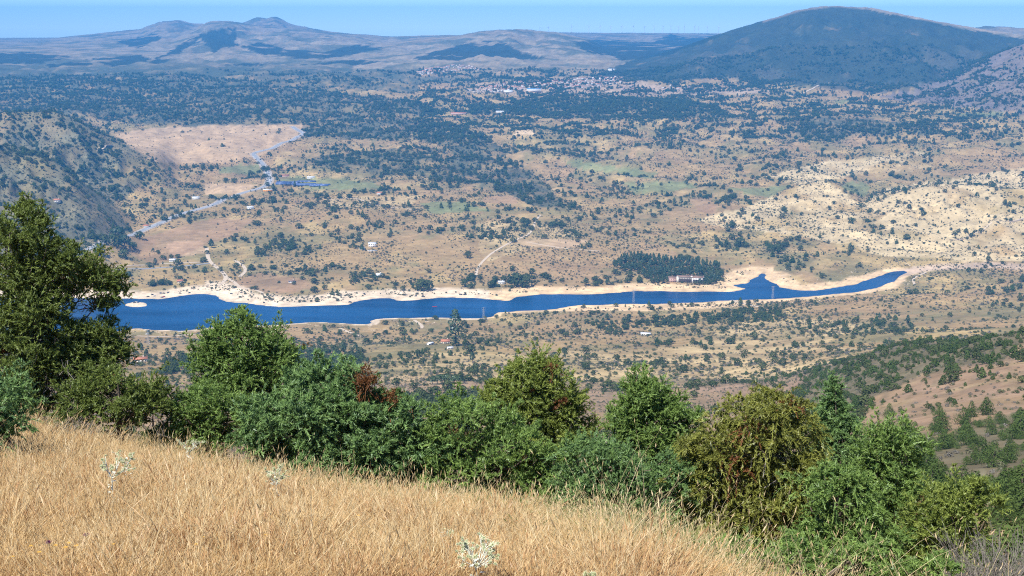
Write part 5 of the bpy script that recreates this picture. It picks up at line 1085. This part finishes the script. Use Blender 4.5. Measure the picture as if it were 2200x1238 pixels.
v = np.where(n2 + rng.normal(size=len(x)) * .35 > .28, rng.integers(4, 7, len(x)), rng.integers(0, 4, len(x))); v = np.where(rng.random(len(x)) < .16, rng.integers(7, 9, len(x)), v)
s = .86 * rng.uniform(.45, 1.3, len(x)) * (1 + .4 * n2) * np.where(rng.random(len(x)) < .05, 1.5, 1); s = np.where(m_ < 15, s * rng.uniform(.75, 1.1, len(x)), s)
scatter('meadow_grass', gm, np.stack([x, y, z], -1), v, np.stack([s, s, s], -1), rng.random(len(x)) * 6.283, .10)
x_, y_, z_, d_, px_, py_, e_ = meadow(9000, 4.3, 18); keep = (e_ > 25) & (py_ < 1330); x_, y_, z_ = x_[keep], y_[keep], z_[keep]
gw = [tuft(4, .62, .12, .65, .0014, .8).mesh('wisp_tuft', [M['grass_pale']]) for k in range(5)]
s_ = rng.uniform(.5, 1.1, len(x_)); scatter('wispy_grass', gw, np.stack([x_, y_, z_], -1), rng.integers(0, 5, len(x_)), np.stack([s_, s_, s_], -1), rng.random(len(x_)) * 6.283, .15)
# half green tall stalks where the meadow meets the junipers
x, y, z, d, px, py, m_ = meadow(26000, 6.0, 18); keep = (m_ > -45) & (m_ < 50) & (py < 1330) & (rng.random(len(x)) < .22 + .25 * (px > 1250)); x, y, z, px = [q[keep] for q in (x, y, z, px)]; print('stalk tufts', len(x))
gs = [tuft(9, .40, .10, .5, .0020, .9).mesh('stalk_tuft', [M['grass_green'] if k % 2 else M['grass_pale']]) for k in range(4)]
s = rng.uniform(.6, 1.15, len(x)); scatter('tall_grass', gs, np.stack([x, y, z], -1), rng.integers(0, 4, len(x)), np.stack([s, s, s], -1), rng.random(len(x)) * 6.283, .12)
# tall stalks in the lower right corner, before the bushes
nq = 300; a = rng.uniform(float(az_of(1300)), float(az_of(2230)), nq); d = rng.uniform(7.2, 11, nq); x, y = d * np.sin(a), d * np.cos(a); z = height(x, y)
gs = [tuft(4, .95, .14, .5, .0022, 1.0).mesh('stalk_tuft', [M['grass_pale']]) for k in range(5)]
s = rng.uniform(.55, 1.0, nq); scatter('tall_corner_grass', gs, np.stack([x, y, z], -1), rng.integers(0, 5, nq), np.stack([s, s, s], -1), rng.random(nq) * 6.283, .15)

# thistles: whitish branching stems with spiny heads
M['thistle'] = leaf_mat('thistle_stems', (.66, .68, .56), (.82, .83, .74), .2, 0, .03); M['thistle_head'] = leaf_mat('thistle_heads', (.56, .60, .34), (.76, .78, .56), .25, 0, .03)
M['purple'] = leaf_mat('purple_flower', (.10, .03, .08), (.20, .06, .15), .2, 0, .02); M['yellow'] = leaf_mat('yellow_flower', (.62, .33, .05), (.72, .45, .10), .3, 0, .02)
def thistle_head(r):
    mb = MB(); n = 26; i = np.arange(n) + .5; ph = np.arccos(1 - 1.75 * i / n); th = np.pi * (1 + 5 ** .5) * i
    u = np.stack([np.sin(ph) * np.cos(th), np.sin(ph) * np.sin(th), np.cos(ph)], -1); w = np.cross(u, [0.3, .2, .9]); w /= np.linalg.norm(w, axis=1)[:, None]; w2 = np.cross(u, w)
    for q in (w, w2): mb.add(np.stack([u * r * .2 - q * r * .3, u * r * .2 + q * r * .3, u * r * 1.0], 1).reshape(-1, 3), np.arange(3 * n).reshape(n, 3), 0, np.repeat(rng.random(n), 3))
    m_ = 8; a = np.arange(m_) * 2 * np.pi / m_; u = np.stack([np.cos(a), np.sin(a), np.full(m_, .15)], -1); w = np.stack([-np.sin(a), np.cos(a), 0 * a], -1)
    mb.add(np.stack([u * r * .4 - w * r * .16, u * r * .4 + w * r * .16, u * r * 2.1], 1).reshape(-1, 3), np.arange(3 * m_).reshape(m_, 3), 0, .9); return mb
head_me = thistle_head(.013).mesh('flower_head', [M['thistle_head']])
def thistle(px, py, d, h, spread, nb, label, top=True):
    b = at(px, py, d); g = float(height(b[0], b[1])); e = link('thistle', None, None, (b[0], b[1], g)); tag(e, label, 'thistle', 'pale thistles in the dry meadow')
    st = MB(); H = b[2] - g + h; fork = np.array([.01, 0, H * .62]); st.tube([(0, 0, -.03), (.005, .01, H * .3), fork], [.006, .005, .0045], 5, 0, .5); heads = []
    for k in range(nb):
        a = k * 2.4 + rng.random() * .6; el = rng.uniform(.5, 1.2); l = spread * rng.uniform(.7, 1.15); v = np.array([math.cos(a) * math.cos(el), math.sin(a) * math.cos(el), math.sin(el)]); m1 = fork + v * l * .55 + np.array([0, 0, -.008]); m2 = fork + v * l
        st.tube([fork, m1, m2], [.004, .0033, .0022], 4, 0, rng.random()); heads.append(m2)
        for _ in range(4):
            q = rng.uniform(.35, .85); c = fork + v * l * q; v2 = v + rng.normal(size=3) * .6 + np.array([0, 0, .3]); v2 /= np.linalg.norm(v2); t = c + v2 * l * rng.uniform(.28, .5); st.tube([c, (c + t) / 2 + np.array([0, 0, .004]), t], [.0026, .002, .0016], 4, 0, rng.random()); heads.append(t)
    st.obj('stem', [M['thistle']], e)
    lb = MB(); n = 26; a = rng.random(n) * 6.283; zz = rng.uniform(.1, .75, n) * H; u = np.stack([np.cos(a), np.sin(a), rng.uniform(-.2, .5, n)], -1); w = np.stack([-np.sin(a), np.cos(a), 0 * a], -1); c = np.stack([0 * a, 0 * a, zz], -1); l = rng.uniform(.03, .07, n)[:, None]
    lb.add(np.stack([c, c + u * l * .5 + w * l * .22, c + u * l, c + u * l * .5 - w * l * .22], 1).reshape(-1, 3), np.arange(4 * n).reshape(n, 4), 0, np.repeat(rng.random(n), 4)); lb.obj('leaves', [M['thistle']], e)
    for hpos in heads:
        o = link('flower_head', head_me, e, hpos); o.rotation_euler = (rng.normal() * .5, rng.normal() * .5, rng.random() * 6); o.scale = (rng.uniform(.8, 1.25),) * 3
thistle(1022, 1225, 7.0, .20, .17, 11, 'large whitish thistle at the bottom edge near the centre')
thistle(238, 1030, 10.2, 0.22, .17, 7, 'pale thistle in the meadow left of centre')
thistle(270, 995, 11.6, 0.18, .13, 5, 'small pale thistle behind the left one')
thistle(592, 1040, 10.6, 0.20, .15, 7, 'whitish thistle in front of the wide bluish thicket')
thistle(405, 962, 13.8, 0.20, .16, 6, 'pale thistle in front of the green bush at left')
thistle(478, 1188, 7.6, .05, .07, 4, 'tiny greenish thistle low in the grass, bottom left')
thistle(1265, 1226, 7.1, .05, .06, 4, 'tiny pale thistle right of the large one at the bottom edge')
thistle(958, 1140, 8.8, .06, .06, 4, 'small greenish thistle above the large one')
for px_, py_, d_, lb in [(187, 1172, 7.6, 'dark purple thistle flower standing above the grass at bottom left'), (106, 1190, 7.4, 'small purple flower left of the dark thistle flower')]:
    b = at(px_, py_, d_); g = float(height(b[0], b[1])); e = link('purple_flower', None, None, (b[0], b[1], g)); tag(e, lb, 'flower'); st = MB(); H = max(b[2] - g + .06, .3)
    st.tube([(0, 0, -.02), (.01, 0, H * .5), (0, .005, H)], .003, 4, 0, .3); st.obj('stem', [M['grass']], e); thistle_head(.016).obj('flower_head', [M['purple']], e, (0, 0, H))
print('foreground crown faces', sum(len(o.data.polygons) for o in C.objects if o.name.startswith('crown') and len(o.data.polygons) > 5000))
yb = MB(); n_ = 9; a_ = np.arange(n_) * .698; u_ = np.stack([np.cos(a_), np.sin(a_), np.full(n_, .25)], -1); w_ = np.stack([-np.sin(a_), np.cos(a_), 0 * a_], -1)
yb.add(np.stack([u_ * .002, u_ * .009 + w_ * .004, u_ * .015, u_ * .009 - w_ * .004], 1).reshape(-1, 3), np.arange(36).reshape(9, 4), 0, np.repeat(rng.random(9), 4)); yf_me = yb.mesh('flower_head', [M['yellow']])
sb = MB(); sb.tube([(0, 0, -.05), (.01, 0, -.2), (0, 0, -.34)], .0018, 3, 0, .4); ys_me = sb.mesh('stem', [M['grass']])
for px_, py_ in [(70, 1222), (123, 1224), (145, 1228), (152, 1221), (168, 1226), (246, 1226), (30, 1236), (425, 1229), (440, 1216), (88, 1233), (620, 1148), (575, 1210), (770, 1150)]:
    b = at(px_, py_, 7.1 + (1238 - py_) * .02); g = float(height(b[0], b[1])); e = link('yellow_flower', None, None, (b[0], b[1], max(b[2], g + .28))); tag(e, 'small dried yellow flower in the meadow grass', 'flower', 'small dried yellow flowers in the meadow')
    link('flower_head', yf_me, e); link('stem', ys_me, e)

# ------------------------------------------------------------------ the air
me = bpy.data.meshes.new('haze'); x0, x1, y0, y1, z0, z1 = -15800, 15800, -15800, 15800, -12, 690
me.from_pydata([(x0, y0, z0), (x1, y0, z0), (x1, y1, z0), (x0, y1, z0), (x0, y0, z1), (x1, y0, z1), (x1, y1, z1), (x0, y1, z1)], [], [(3, 2, 1, 0), (4, 5, 6, 7), (0, 1, 5, 4), (1, 2, 6, 5), (2, 3, 7, 6), (3, 0, 4, 7)])
haze = link('haze', me); tag(haze, kind='stuff')
m, nt, out = new_mat('haze'); pv = nd(nt, 'ShaderNodeVolumePrincipled')
pv.inputs['Color'].default_value = (.085, .455, 1.0, 1); pv.inputs['Density'].default_value = 0.93e-4; pv.inputs['Anisotropy'].default_value = 0.0
pv.inputs['Absorption Color'].default_value = (0, 0, 0, 1)
nt.links.new(pv.outputs[0], out.inputs['Volume']); me.materials.append(m)
